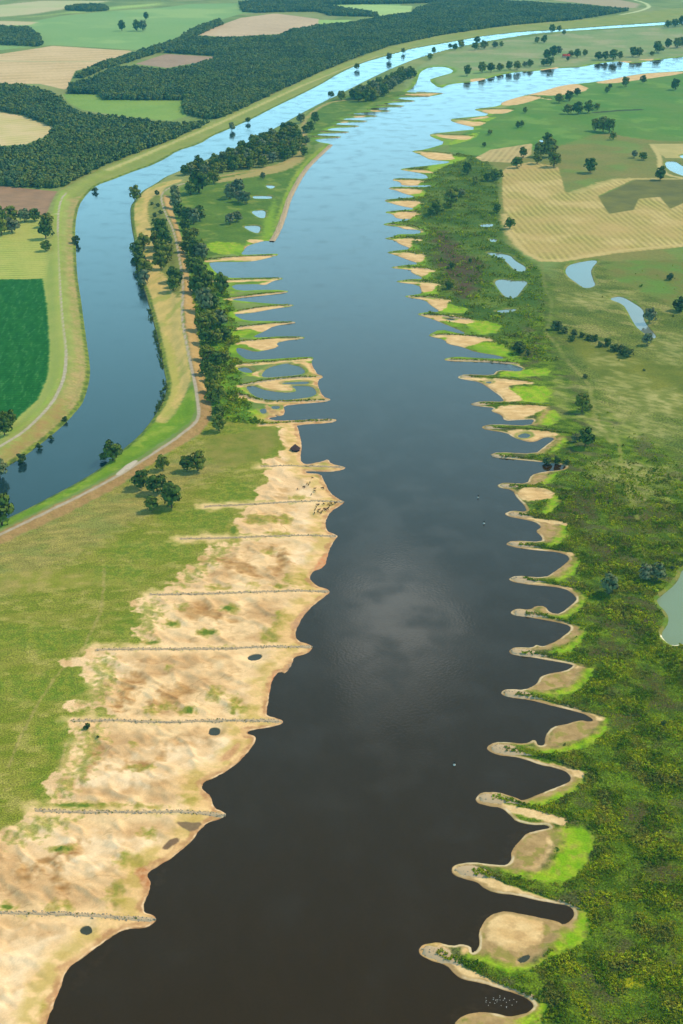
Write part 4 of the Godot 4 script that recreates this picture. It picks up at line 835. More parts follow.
func swarm(called: String, mesh: Mesh, xf: Array, cols: Array, parent: Node = self) -> MultiMeshInstance3D:
	var mm := MultiMesh.new()
	mm.transform_format = MultiMesh.TRANSFORM_3D
	mm.use_colors = true
	mm.mesh = mesh
	mm.instance_count = xf.size()
	var buf := PackedFloat32Array()
	buf.resize(xf.size() * 16)
	for i in xf.size():
		var t: Transform3D = xf[i]
		var c: Color = cols[i]
		var o := i * 16
		buf[o] = t.basis.x.x; buf[o + 1] = t.basis.y.x; buf[o + 2] = t.basis.z.x; buf[o + 3] = t.origin.x
		buf[o + 4] = t.basis.x.y; buf[o + 5] = t.basis.y.y; buf[o + 6] = t.basis.z.y; buf[o + 7] = t.origin.y
		buf[o + 8] = t.basis.x.z; buf[o + 9] = t.basis.y.z; buf[o + 10] = t.basis.z.z; buf[o + 11] = t.origin.z
		buf[o + 12] = c.r; buf[o + 13] = c.g; buf[o + 14] = c.b; buf[o + 15] = 1.0
	mm.buffer = buf
	var n := MultiMeshInstance3D.new()
	n.name = numbered(called) if parent == self else called
	n.multimesh = mm
	n.set_meta("kind", "stuff")
	parent.add_child(n, true)
	return n

func paint(r: float, g: float, b: float, rough := 0.95, spec := 0.25) -> StandardMaterial3D:
	var m := StandardMaterial3D.new()
	m.albedo_color = Color(r, g, b)
	m.roughness = rough
	m.metallic_specular = spec
	return m

func tinted(rough := 0.9, back := 0.0) -> StandardMaterial3D:
	var m := StandardMaterial3D.new()
	m.vertex_color_use_as_albedo = true
	m.roughness = rough
	m.metallic_specular = 0.25 if back == 0.0 else 0.12
	if back > 0.0:
		m.backlight_enabled = true
		m.backlight = Color(back, back, back)
	return m

# leaves spread over the lobes of a crown of radius 1 and height `tall`, standing on y = 0
func crown(sd: int, leaves: int, size: float, tall: float, lobes: int, ragged := 0.2) -> ArrayMesh:
	var r := RandomNumberGenerator.new()
	r.seed = sd
	var lob := []
	for i in lobes:
		var a := TAU * (i + r.randf() * 0.8) / lobes * 2.4
		var y := (i + 0.5) / lobes
		var rad := sqrt(maxf(0.05, 1.0 - pow(absf(y - 0.42) / 0.62, 2.2))) * (0.62 if i > 0 else 0.2)
		var s := r.randf_range(0.34, 0.56) * (1.1 - 0.35 * y)
		lob.append([Vector3(cos(a) * rad * r.randf_range(0.7, 1.0), (0.12 + 0.76 * y) * tall, sin(a) * rad * r.randf_range(0.7, 1.0)), s])
	var v := PackedVector3Array()
	var n := PackedVector3Array()
	var c := PackedColorArray()
	for i in leaves:
		var l: Array = lob[r.randi() % lobes]
		var dir := Vector3(r.randfn(), r.randfn() * 0.9 + 0.25, r.randfn()).normalized()
		var p: Vector3 = l[0] + dir * l[1] * Vector3(1, tall * 0.42, 1) * (1.0 - ragged * r.randf() + 0.22 * maxf(0.0, r.randfn() - 0.8))
		var nrm := (dir + Vector3(r.randfn(), r.randfn(), r.randfn()) * 0.35).normalized()
		var u := nrm.cross(Vector3(r.randfn(), r.randfn(), r.randfn())).normalized()
		var w := nrm.cross(u)
		var s := size * r.randf_range(0.6, 1.25)
		var soft := (dir * 0.75 + Vector3.UP * 0.25 + nrm * 0.3).normalized()
		var tone := r.randf_range(0.74, 1.22)
		var col := Color(tone * r.randf_range(0.92, 1.1), tone, tone * r.randf_range(0.85, 1.1))
		var q := [p - u * s - w * s * 0.5, p - u * s * 0.2 + w * s, p + u * s + w * s * 0.3, p + u * s * 0.3 - w * s]
		for k in [0, 1, 2, 0, 2, 3]:
			v.append(q[k])
			n.append(soft)
			c.append(col)
	var arr := []
	arr.resize(Mesh.ARRAY_MAX)
	arr[Mesh.ARRAY_VERTEX] = v
	arr[Mesh.ARRAY_NORMAL] = n
	arr[Mesh.ARRAY_COLOR] = c
	var m := ArrayMesh.new()
	m.add_surface_from_arrays(Mesh.PRIMITIVE_TRIANGLES, arr)
	return m

func tube(st: SurfaceTool, a: Vector3, b: Vector3, ra: float, rb: float, sides := 7, col := Color.WHITE) -> void:
	var ax := (b - a).normalized()
	var u := ax.cross(Vector3(0.31, 0.2, 0.93)).normalized()
	var w := ax.cross(u)
	for i in sides:
		var k0 := TAU * i / sides
		var k1 := TAU * (i + 1) / sides
		var d0 := u * cos(k0) + w * sin(k0)
		var d1 := u * cos(k1) + w * sin(k1)
		var q := [[a + d0 * ra, d0], [b + d0 * rb, d0], [b + d1 * rb, d1], [a + d1 * ra, d1]]
		for k in [0, 1, 2, 0, 2, 3]:
			st.set_color(col)
			st.set_normal(q[k][1])
			st.add_vertex(q[k][0])

# a trunk 1 m tall with limbs spreading into the crown
func trunk_mesh(sd: int) -> Mesh:
	var r := RandomNumberGenerator.new()
	r.seed = sd
	var st := SurfaceTool.new()
	st.begin(Mesh.PRIMITIVE_TRIANGLES)
	tube(st, Vector3(0, -0.04, 0), Vector3(0.01, 0.3, 0), 0.034, 0.026)
	tube(st, Vector3(0.01, 0.3, 0), Vector3(0, 0.72, 0.02), 0.026, 0.01)
	for i in 5:
		var a := TAU * i / 5.0 + r.randf()
		var y := r.randf_range(0.22, 0.5)
		tube(st, Vector3(0, y, 0), Vector3(cos(a) * 0.24, y + r.randf_range(0.12, 0.3), sin(a) * 0.24), 0.014, 0.004, 5)
	return st.commit()

var crowns: Array = []
var trunks: Array = []
var bark: Material
var leafy: Array = []
var clump_meshes: Array = []

# w is the crown's width in metres; kind 0 broadleaf, 1 pale willow, 2 bush
func tree(called: String, at: Vector2, w: float, kind: int, label: String, group: String, tallness := 1.0) -> void:
	var y := maxf(ground(at.x, at.y), 0.15)
	var o := base(called, Vector3(at.x, y, -at.y), rng.randf() * TAU)
	var r := w * 0.5
	var variant := rng.randi() % 5
	var height := w * (1.12 if kind < 2 else 0.72) * tallness * rng.randf_range(0.82, 1.22)
	var foot := height * (0.14 if kind < 2 else 0.0)
	if kind < 2:
		var t := part(o, "trunk", trunks[variant % 3], bark)
		t.scale = Vector3(height, height * 0.95, height)
	else:
		var t := part(o, "trunk", trunks[variant % 3], bark)
		t.scale = Vector3(height * 0.6, height * 0.7, height * 0.6)
	var c := part(o, "crown", crowns[variant + (5 if kind == 2 else 0)], leafy[(kind if kind > 0 or rng.randf() > 0.14 else 1) * 3 + rng.randi() % 3])
	c.scale = Vector3(r, (height - foot) / 1.7, r)
	c.position.y = foot
	mark(o, label, "tree" if kind < 2 else "bush", group)

# ---------------------------------------------------------------- groynes
func groyne_line(pts: Array) -> PackedVector2Array:
	var p := rounded(path(pts, 0.8), false, 2)
	var o := PackedVector2Array()
	var left := 0.0
	for i in p.size() - 1:
		var l := p[i].distance_to(p[i + 1])
		var s := left
		while s < l:
			o.append(p[i].lerp(p[i + 1], s / l))
			s += 2.0
		left = s - l
	o.append(p[p.size() - 1])
	return o

func groyne(called: String, pts: Array, hw: float, label: String, group: String, style: int, stone: Material) -> void:
	var line := groyne_line(pts)
	var n := line.size()
	var o := base(called, Vector3(line[n - 1].x, 0.0, -line[n - 1].y))
	var org := o.position
	var st := SurfaceTool.new()
	st.begin(Mesh.PRIMITIVE_TRIANGLES)
	var prof := [-1.0, -0.78, -0.45, -0.15, 0.15, 0.45, 0.78, 1.0]
	var grid := []
	var shrubs := []
	var shrub_cols := []
	var rocks := []
	var rock_cols := []
	for i in n:
		var p := line[i]
		var dir := (line[mini(i + 1, n - 1)] - line[maxi(i - 1, 0)]).normalized()
		var side := Vector2(-dir.y, dir.x)
		var to_tip: float = (n - 1 - i) * 2.0
		var w := hw
		if to_tip < hw:
			w = hw * sqrt(maxf(0.02, 1.0 - pow(1.0 - to_tip / hw, 2.0)))
		if style == 0 and to_tip > 14.0:
			w = lerpf(w, hw * 0.3, clampf((to_tip - 14.0) / 12.0, 0.0, 1.0))
		w *= 0.85 + 0.3 * noise(p.x, p.y, 11.0, 40.0)
		var top := maxf(1.1 if style != 2 else 0.8, ground(p.x, p.y) + (0.32 if style == 1 else 0.05)) - (0.35 if to_tip < 3.0 else 0.0)
		if style == 0 and to_tip > 26.0:
			top -= 0.6   # sunk into the overgrown bank
		var row := []
		for a in prof:
			var q: Vector2 = p + side * w * a
			var lift := 1.0 - smoothstep(0.3, 1.0, absf(a))
			var y := lerpf(maxf(-0.6, ground(q.x, q.y) - 0.3) if style != 1 else minf(ground(q.x, q.y) - 0.3, 0.2), top, lift) + (noise(q.x, q.y, 3.0, 90.0) - 0.5) * 0.5
			row.append(Vector3(q.x, y, -q.y) - org)
		grid.append(row)
		if style == 1 and rng.randf() < 0.3 and to_tip > 8.0:
			var q := p + side * rng.randf_range(-1.6, 1.6)
			var s := rng.randf_range(0.4, 0.9)
			shrubs.append(Transform3D(Basis(Vector3.UP, rng.randf() * TAU).scaled(Vector3(s, s * 0.6, s)), Vector3(q.x, top - 0.25, -q.y) - org))
			shrub_cols.append(green(q.x, q.y, 0.7))
		if style != 1 and to_tip > (9.0 if style == 0 else 5.0):
			for k in (3 if style == 0 else 2):
				var off := rng.randf_range(-0.42, 0.42) * w
				var q := p + side * off + dir * rng.randf_range(-1, 1)
				var s := rng.randf_range(0.8, 1.7) * (1.0 if style == 0 else 0.8)
				if style == 2:
					s *= 1.3
				shrubs.append(Transform3D(Basis(Vector3.UP, rng.randf() * TAU).scaled(Vector3(s, s * rng.randf_range(0.5, 0.8), s)), Vector3(q.x, maxf(ground(q.x, q.y), top) - 0.15, -q.y) - org))
				shrub_cols.append(green(q.x, q.y, 0.9))
		for k in ([3, 4, 1] as Array)[style]:
			var off := rng.randf_range(-1.0, 1.0) * w * 0.9
			if style == 0 and absf(off) < w * 0.35 and to_tip > 9.0:
				continue
			var q := p + side * off + dir * rng.randf_range(-1, 1)
			var s := rng.randf_range(0.2, 0.5)
			var lift := 1.0 - smoothstep(0.3, 1.0, absf(off / w))
			rocks.append(Transform3D(Basis.from_euler(Vector3(rng.randf() * 6, rng.randf() * 6, rng.randf() * 6)).scaled(Vector3(s * 1.3, s, s)), Vector3(q.x, lerpf(-0.5 if style != 1 else ground(q.x, q.y) - 0.1, top, lift) + 0.05, -q.y) - org))
			rock_cols.append([Color(0.40, 0.34, 0.25), Color(0.31, 0.28, 0.22), Color(0.46, 0.38, 0.27)][rng.randi() % 3])
	for i in n - 1:
		for k in prof.size() - 1:
			var a: Vector3 = grid[i][k]
			var b: Vector3 = grid[i + 1][k]
			var c: Vector3 = grid[i + 1][k + 1]
			var d: Vector3 = grid[i][k + 1]
			for v in [a, c, b, a, d, c]:
				st.set_smooth_group(0)
				st.set_color(stone_tone(v + org))
				st.add_vertex(v)
	st.index()
	st.generate_normals()
	part(o, "stone_bank", st.commit(), stone)
	if rocks:
		swarm("stones", rock_mesh, rocks, rock_cols, o)
	if shrubs:
		swarm("scrub", clump_meshes[0], shrubs, shrub_cols, o)
	mark(o, label, "groyne", group)

var rock_mesh: Mesh
func stone_tone(_p: Vector3) -> Color:
	return Color(0.43, 0.345, 0.23)   # weathered sandstone

func green(x: float, d: float, k := 1.0) -> Color:
	var t := clampf((noise(x, d, 24.0, 600.0) - 0.5) * 2.8 + 0.5, 0.0, 1.0)
	var c := Color(0.120, 0.215, 0.007).lerp(Color(0.33, 0.41, 0.012), t)
	var b := clampf((noise(x, d, 26.0, 150.0) - 0.54) * 6.0, 0.0, 1.0)
	c = c.lerp(Color(0.18, 0.145, 0.06), b * 0.42)
	var e := rng.randf_range(0.86, 1.16) * k
	return Color(c.r * e * rng.randf_range(0.9, 1.15), c.g * e, c.b * e)

func make_rock() -> Mesh:
	var st := SurfaceTool.new()
	st.begin(Mesh.PRIMITIVE_TRIANGLES)
	var r := RandomNumberGenerator.new()
	r.seed = 5
	var rings := []
	for j in 4:
		var row := []
		var y := [-0.7, -0.3, 0.35, 0.7][j] as float
		var rad := [0.5, 1.0, 0.9, 0.45][j] as float
		for i in 6:
			var a := TAU * i / 6.0 + 0.2 * j
			row.append(Vector3(cos(a) * rad * r.randf_range(0.8, 1.15), y * r.randf_range(0.85, 1.1), sin(a) * rad * r.randf_range(0.8, 1.15)))
		rings.append(row)
	for j in 3:
		for i in 6:
			var a: Vector3 = rings[j][i]
			var b: Vector3 = rings[j + 1][i]
			var c: Vector3 = rings[j + 1][(i + 1) % 6]
			var d: Vector3 = rings[j][(i + 1) % 6]
			for v in [a, c, b, a, d, c]:
				st.set_color(Color.WHITE)
				st.add_vertex(v)
	for i in range(1, 5):
		for v in [rings[3][0], rings[3][i], rings[3][i + 1]]:
			st.set_color(Color.WHITE)
			st.add_vertex(v)
	st.generate_normals()
	return st.commit()

# ---------------------------------------------------------------- water
func water_material(tint: Color, clear: float) -> StandardMaterial3D:
	var m := StandardMaterial3D.new()
	m.resource_name = "water"
	m.transparency = BaseMaterial3D.TRANSPARENCY_ALPHA
	m.albedo_color = Color(tint.r, tint.g, tint.b, 1.0 - clear)
	m.roughness = 0.24
	m.roughness_texture = gusts
	m.metallic_specular = 0.45
	m.normal_enabled = true
	m.normal_texture = ripple
	m.normal_scale = 0.011
	m.uv1_triplanar = true
	m.uv1_world_triplanar = true
	m.uv1_scale = Vector3.ONE / 240.0
	return m
var ripple: Texture2D
var gusts: Texture2D

func make_ripple() -> void:
	var n := FastNoiseLite.new()
	n.noise_type = FastNoiseLite.TYPE_SIMPLEX_SMOOTH
	n.seed = 9
	n.frequency = 0.17
	n.fractal_octaves = 3
	var im := n.get_seamless_image(512, 512)
	im.convert(Image.FORMAT_RGBA8)
	im.bump_map_to_normal_map(6.0)
	ripple = ImageTexture.create_from_image(im)
	n.seed = 14
	n.frequency = 0.009
	n.fractal_octaves = 4
	im = n.get_seamless_image(512, 512)
	im.adjust_bcs(0.9, 1.5, 1.0)
	gusts = ImageTexture.create_from_image(im)

func sheet(called: String, p: PackedVector2Array, y: float, m: Material) -> void:
	var ix := Geometry2D.triangulate_polygon(p)
	if ix.is_empty():
		print("no triangles: ", called)
		return
	var v := PackedVector3Array()
	var n := PackedVector3Array()
	for q in p:
		v.append(Vector3(q.x, y, -q.y))
		n.append(Vector3.UP)
	# triangles as seen from above
	for i in range(0, ix.size(), 3):
		var a := p[ix[i]]
		var b := p[ix[i + 1]]
		var c := p[ix[i + 2]]
		if (b - a).cross(c - a) > 0.0:
			var s := ix[i + 1]
			ix[i + 1] = ix[i + 2]
			ix[i + 2] = s
	var arr := []
	arr.resize(Mesh.ARRAY_MAX)
	arr[Mesh.ARRAY_VERTEX] = v
	arr[Mesh.ARRAY_NORMAL] = n
	arr[Mesh.ARRAY_INDEX] = ix
	var mesh := ArrayMesh.new()
	mesh.add_surface_from_arrays(Mesh.PRIMITIVE_TRIANGLES, arr)
	var o := MeshInstance3D.new()
	o.name = numbered(called)
	o.mesh = mesh
	o.material_override = m
	o.set_meta("kind", "structure")
	add_child(o)

func build_water() -> void:
	make_ripple()
	var brown := water_material(Color(0.18, 0.125, 0.0), 0.11)
	var merged := Geometry2D.merge_polygons(path(RIGHT_SHORE + RIVER_LINE_L, 0.0), path(LEFT_SHORE + RIVER_LINE_R, 0.0))
	var whole := PackedVector2Array()
	for m in merged:
		if m.size() > whole.size():
			whole = m
	var wide := Geometry2D.offset_polygon(whole, 5.0, Geometry2D.JOIN_MITER)
	var biggest := PackedVector2Array()
	for w in wide:
		if w.size() > biggest.size():
			biggest = w
	sheet("river", biggest, 0.0, brown)
	var blue := water_material(Color(0.11, 0.21, 0.23), 0.1)
	sheet("canal", Geometry2D.offset_polygon(path(CANAL, 0.0), 5.0, Geometry2D.JOIN_MITER)[0], 0.0, blue)
	var clear := water_material(Color(0.26, 0.28, 0.24), 0.25)
	var murky := water_material(Color(0.47, 0.56, 0.46), 0.05)
	var milky := water_material(Color(0.40, 0.46, 0.45), 0.05)
	for i in PONDS.size():
		var p := Geometry2D.offset_polygon(rounded(path(PONDS[i][1], 0.0)), 2.5)[0]
		sheet("pond", p, 0.02, murky if i == 4 else (milky if i < 16 else clear))

# ---------------------------------------------------------------- vegetation
const TREES := [
	["broadleaf tree with its shadow on the dry meadow below the tan dike strip", "trees on the dry meadow", 0, [141,488,16, 157,493,18, 163,470,12, 152,511,13, 172,508,19, 187,471,13, 198,471,15]],
	["tree leaning over the canal beside the bright green bank", "trees on the canal bank", 0, [113,461,16, 104,459,8, 0,476,14, 2,526,24]],
	["small bush at the water's edge below the left dike road", "bushes at the canal edge", 2, [21,461,11, 65,420,6, 39,447,7, 51,438,6, 95,191,6, 76,243,9]],
	["dark tree at the corner of the dark green crop field", "trees beside the crop field", 0, [2,426,12, 11,426,11, 5,437,15]],
	["round tree on the mown field beside the left dike", "trees on the mown field", 0, [46,251,10, 46,239,13, 47,227,12, 2,236,13, 12,233,14, 11,222,14, 25,222,11, 35,221,11, 0,222,12]],
	["tree in the clump overhanging the canal bend", "canal bend trees", 0, [135,201,11, 137,254,12, 144,250,12, 139,265,13, 145,276,14, 144,285,11]],
	["dark tree in the row on the canal side of the dike road", "row on the canal side of the dike road", 0, [157,229,10, 161,239,14, 157,247,12, 165,250,14, 161,257,14, 161,269,14, 167,262,12, 174,282,13, 174,292,12, 179,287,10]],
	["tiny shrub on the verge of the dike road", "verge shrubs", 2, [157,196,5, 155,217,5, 161,215,5, 152,205,4, 158,208,5]],
	["tree in the belt between the dike road and the lagoons", "belt along the lagoons", 0, [175,197,9, 176,209,11, 191,195,11, 199,193,17, 214,184,10, 179,218,10, 187,223,11, 194,224,10, 200,221,10, 185,231,10, 189,244,12, 194,239,10, 187,254,12, 195,257,13, 202,259,12, 192,272,13, 200,279,14, 197,294,14, 206,291,13, 211,281,7, 222,294,14, 205,311,16, 212,309,14, 202,331,14, 210,329,14, 220,326,14, 206,344,14, 216,344,14, 225,341,11, 207,361,14, 216,366,14, 206,376,12, 215,381,14, 225,363,10, 211,394,13, 219,403,13, 212,403,12, 219,418,12, 219,431,13]],
	["grey-green willow in the clump on the meadow of small ponds", "willows by the small ponds", 1, [230,199,10, 238,196,12, 245,204,10, 239,202,10, 230,224,9, 237,222,9, 263,179,5]],
	["tree in the short row on the sandy track above the far groynes", "row above the far groynes", 0, [301,123,9, 306,133,9, 306,145,9, 304,156,9, 315,123,9, 310,132,9, 331,97,7]],
	["single tree reflected at the edge of the straight canal", "trees on the straight canal", 0, [357,69,6, 389,60,6, 403,53,5, 434,53,5, 232,130,7, 248,122,6, 450,48,5, 430,60,6]],
	["tree in the scatter between the canal and the oxbow pool", "scatter by the oxbow", 0, [402,77,10, 414,77,7, 455,50,6, 461,48,8, 475,50,8, 484,49,9, 477,43,7, 495,48,7, 501,47,5, 467,76,9]],
	["tree in the line along the far river bank", "line on the far bank", 0, [482,73,9, 491,72,9, 500,71,8, 509,70,7, 517,70,8, 525,67,6, 530,67,7, 544,66,7, 550,66,10, 598,60,9, 605,60,8, 613,60,10, 620,59,6, 633,57,9, 639,57,8, 658,53,12, 652,56,5, 668,48,8, 677,48,9, 682,47,8]],
	["tree in the group round the red-roofed house", "trees round the house", 0, [553,57,9, 547,59,9, 558,54,8, 571,57,7, 577,58,8, 585,56,6, 568,61,4]],
	["small tree on the flat between canal and far bank", "trees on the far flat", 0, [668,28,8, 675,27,9, 682,26,9, 552,33,7, 559,31,6, 564,35,5, 537,43,6, 544,43,7]],
	["tree on the bright green pasture beyond the right bank", "trees on the green pasture", 0, [675,90,10, 643,83,7, 625,87,8, 610,89,5, 607,93,6, 559,103,10, 569,101,10, 577,96,8, 568,114,11, 578,114,12, 588,113,11, 597,110,7, 525,113,5, 518,128,6, 522,127,5, 484,147,5, 490,135,6]],
	["broad tree in the clump standing in the green pasture", "pasture clump", 0, [603,132,15, 609,133,12, 595,131,10, 613,140,8]],
	["large tree in the dense clump at the head of the striped stubble field", "clump at the stubble field", 0, [548,144,11, 540,157,15, 550,157,17, 554,167,14, 537,164,10, 523,158,9, 517,168,12]],
	["lone round tree on the olive meadow", "", 0, [590,173,15]],
	["small dark tree beside the far curved pond", "trees by the curved pond", 0, [634,158,7, 643,160,9, 660,180,11]],
	["dark tree among the reed beds behind the right groynes", "trees among the reed beds", 0, [467,175,10, 495,181,12, 499,179,9, 487,181,8, 475,185,7, 461,197,9, 451,207,16, 454,199,11, 437,214,14, 431,216,9, 510,229,12, 497,213,9]],
	["dark bush in the diagonal hedge across the meadow", "diagonal hedge", 2, [557,330,11, 564,333,9, 572,341,8, 574,336,7, 582,337,7, 589,340,8, 595,341,7, 600,347,7, 607,346,9, 614,351,10, 620,351,9, 627,357,12, 622,355,8]],
	["tree standing beside the long curved pond", "trees by the long pond", 0, [649,322,14, 647,345,11]],
	["dark bush alone on the open meadow", "bushes on the open meadow", 2, [670,280,7, 679,311,15, 585,378,5, 644,371,3, 547,331,3, 528,355,5]],
	["low round bush on the lime green bay behind the groynes", "", 2, [519,353,14]],
	["tree beside the worn track behind the groynes", "trees by the worn track", 0, [582,412,16, 590,410,6, 585,447,18, 575,442,9, 592,442,7]],
	["dark bush on the bank of the dark narrow bay", "bushes on the dark bay", 2, [547,462,10, 557,462,8, 567,463,7]],
	["silvery willow in the pair beside the milky pond", "willows by the milky pond", 1, [657,580,18, 645,580,17]],
	["silvery willow alone on the overgrown flood plain", "", 1, [609,594,20]],
	["small dark bush in the overgrown flood plain", "bushes in the flood plain", 2, [664,725,6, 672,570,5, 470,263,5, 452,268,7, 449,289,9]],
	["small bush at the edge of the sand beside the groyne", "bushes on the sand edge", 2, [87,729,7, 98,738,3]],
	["round tree on the far green field beyond the wood", "trees on the far field", 0, [122,31,8, 137,31,9, 143,31,9, 146,20,6]],
]
const GROVES := [
	["tree in the long grove between the canal and the small ponds", "long grove by the canal", [180,175, 200,177, 230,173, 260,168, 285,161, 298,152, 300,138, 297,128, 285,132, 262,143, 235,155, 205,166, 185,172], 20.0],
	["tree in the grove between the canal and the far groynes", "grove by the far groynes", [338,100, 357,103, 372,102, 390,93, 407,81, 415,76, 412,73, 395,80, 370,92, 350,97], 24.0],
]
const WOODS := [
	["broadleaf wood in front of the far fields, bordering the left dike", [-250,92, 0,88, 20,88, 50,96, 60,101, 68,111, 82,117, 120,122, 170,128, 200,127, 212,123, 170,142, 140,152, 107,165, 77,179, 60,189, 0,186, -250,184, -250,153, 0,152, 25,151, 45,144, 57,131, 54,127, 22,115, 0,111, -250,108]],
	["broad dark wood behind the canal, with clearings", [69,94, 100,94.5, 102,100, 185,100.5, 184,111, 190,116, 210,120, 225,118, 290,86, 347,61, 390,46, 440,36, 500,27, 570,21, 613,14, 628,11, 623,11, 588,8, 538,5, 500,3, 440,2, 414,12, 412,15, 382,19, 352,25, 320,28, 290,33, 280,38, 225,41, 197,40, 182,46, 165,53, 226,57, 195,68, 167,73, 135,70, 110,71, 95,82, 80,84, 70,90]],
	["small wood at the edge of the pale far fields", [-200,46, 0,45, 40,47, 43,44, 38,36, 30,30, 0,28, -200,27]],
	["line of hedgerow trees leading up to the far wood", [74,78, 84,78, 105,69, 150,56, 180,45, 205,32, 222,25, 219,22, 200,28, 176,42, 148,52, 103,65, 82,74]],
	["oblong copse on the far green field", [66,10.5, 88,12, 107,11, 106,7, 88,6, 68,8]],
	["belt of trees on the skyline behind the far fields", [242,12, 255,13, 290,12, 318,12, 330,16, 380,17, 372,14, 330,8, 318,5, 400,4, 460,2, 460,-2, 300,0, 240,4]],
]

func build_vegetation() -> void:
	for i in 5:
		crowns.append(crown(100 + i, 620, 0.13, 1.7, 11))
	for i in 5:
		crowns.append(crown(200 + i, 420, 0.16, 1.7, 8, 0.3))
	for i in 3:
		trunks.append(trunk_mesh(300 + i))
	bark = paint(0.33, 0.27, 0.21)
	for c in [Color(0.100, 0.160, 0.026), Color(0.070, 0.128, 0.024), Color(0.145, 0.185, 0.028), Color(0.150, 0.195, 0.085), Color(0.155, 0.195, 0.105), Color(0.120, 0.170, 0.080), Color(0.056, 0.098, 0.028), Color(0.068, 0.118, 0.028), Color(0.082, 0.125, 0.040)]:
		var m := tinted(0.85, 0.18)
		m.albedo_color = (c as Color).linear_to_srgb()
		leafy.append(m)
	var lm := tinted(0.9, 0.12)
	for i in 3:
		var m := crown(400 + i, 40, 0.30, 1.3, 5, 0.35)
		m.surface_set_material(0, lm)
		clump_meshes.append(m)
	rng.seed = 21
	for g in TREES:
		var a: Array = g[3]
		for i in range(0, a.size(), 3):
			var p := gp(a[i], a[i + 1], 1.6)
			tree("tree" if g[2] < 2 else "bush", p, a[i + 2] / per_metre(a[i + 1]) * ((1.28 if a[i + 1] > 170 and a[i] < 300 else 1.04) if g[2] < 2 else 1.1), g[2], g[0], g[1], 0.9 if g[2] < 2 else 1.0)
	for g in GROVES:
		var poly := path(g[2], 1.6)
		for p in scatter(poly, g[3]):
			tree("tree", p, g[3] * rng.randf_range(0.95, 1.25), 0, g[0], g[1], 0.85)
	# woods that read as one mass
	var far_meshes := []
	for i in 3:
		var m := crown(500 + i, 130, 0.26, 1.9, 8, 0.25)
		m.surface_set_material(0, tinted(0.9, 0.1))
		far_meshes.append(m)
	for w in WOODS:
		var poly := path(w[1], 1.6)
		var xf := [[], [], []]
		var col := [[], [], []]
		for p in scatter(poly, 9.5 if poly[0].y < 4400.0 else 12.0):
			var k := rng.randi() % 3
			var r := rng.randf_range(5.6, 9.6)
			var hgt := rng.randf_range(11.5, 17.0) * (0.85 + 0.3 * noise(p.x, p.y, 240.0, 50.0))
			xf[k].append(Transform3D(Basis(Vector3.UP, rng.randf() * TAU).scaled(Vector3(r, hgt / 1.9, r)), Vector3(p.x, 1.6, -p.y)))
			# stands of oak, alder, birch and pine, each with its own green
			var kind := int(clampf(noise(p.x, p.y, 190.0, 700.0) * 6.0 - 1.0 + rng.randf_range(-0.9, 0.9), 0.0, 3.99))
			var c: Color = [Color(0.080, 0.140, 0.050), Color(0.110, 0.180, 0.050), Color(0.150, 0.205, 0.050), Color(0.095, 0.165, 0.068)][kind]
			col[k].append(c)
		var o := base("wood", Vector3.ZERO)
		o.set_meta("kind", "stuff")
		mark(o, w[0], "wood")
		for k in 3:
			if xf[k]:
				swarm("crowns", far_meshes[k], xf[k], col[k], o)
	# tall herbs and scrub on the flood plain
	var xf := [[], [], []]
	var col := [[], [], []]
	var plain: int = -1
	var thick: int = -1
	for i in names.size():
		if names[i][0] == "flood_plain":
			plain = i
		elif names[i][0] == "thicket":
			thick = i
	var fp := path([420,1100, 900,1100, 900,240, 640,262, 560,290, 540,270, 500,240, 498,160, 470,150, 400,170, 380,240, 440,330, 480,430, 500,560], 1.6)
	var th := path([186,246, 205,240, 208,262, 222,280, 232,300, 238,330, 244,365, 240,385, 252,410, 270,424, 240,424, 212,420, 205,395, 196,332, 190,280], 1.6)
	var open := path([541,262, 640,258, 900,242, 900,560, 683,470, 640,430, 590,400, 565,370, 546,334], 1.6)
	for z in [[fp, 440.0, 780.0, 0.95, 0.75], [fp, 780.0, 1420.0, 1.45, 0.9], [fp, 1420.0, 2700.0, 4.2, 1.3], [th, 900.0, 2000.0, 2.6, 1.5]]:
		var strip := Geometry2D.intersect_polygons(z[0], PackedVector2Array([Vector2(-700, z[1]), Vector2(-700, z[2]), Vector2(-420.0 if z[3] < 0.0 else 700, z[2]), Vector2(700, z[2]), Vector2(700, z[1])]))
		for s in strip:
			for p in scatter(s, z[3]):
				if absf(p.x) > (p.y * cp + EYE * sp) * 0.32:
					continue
				var cv := cover(p.x, p.y)
				if cv != plain and cv != thick:
					continue
				var dens := noise(p.x, p.y, 34.0, 820.0)
				if dens < 0.44 and rng.randf() < 0.45:
					continue
				if ground(p.x, p.y) < 0.9:
					continue
				if p.x > 90.0 and p.y < 1420.0 and rng.randf() < smoothstep(1040.0, 1220.0, p.y + (dens - 0.5) * 300.0):
					continue
				if rng.randf() < 0.98 and Geometry2D.is_point_in_polygon(p, open):
					continue
				var s1: float = z[4] * (rng.randf_range(0.5, 1.1) if rng.randf() < 0.85 else rng.randf_range(1.2, 2.1)) * (0.3 + 1.3 * dens if dens > 0.44 else 0.55)
				var k := rng.randi() % 3
				xf[k].append(Transform3D(Basis(Vector3.UP, rng.randf() * TAU).scaled(Vector3(s1, s1 * rng.randf_range(0.6, 1.1), s1)), Vector3(p.x, ground(p.x, p.y) - 0.1, -p.y)))
				col[k].append(green(p.x, p.y))
	var o := base("scrub", Vector3.ZERO)
	o.set_meta("kind", "stuff")
	mark(o, "tall herbs and scrub covering the overgrown flood plain", "scrub")
	for k in 3:
		print("scrub ", xf[k].size())
		swarm("clumps", clump_meshes[k], xf[k], col[k], o)
	# reeds along the canal
	var xr := []
	var cr := []
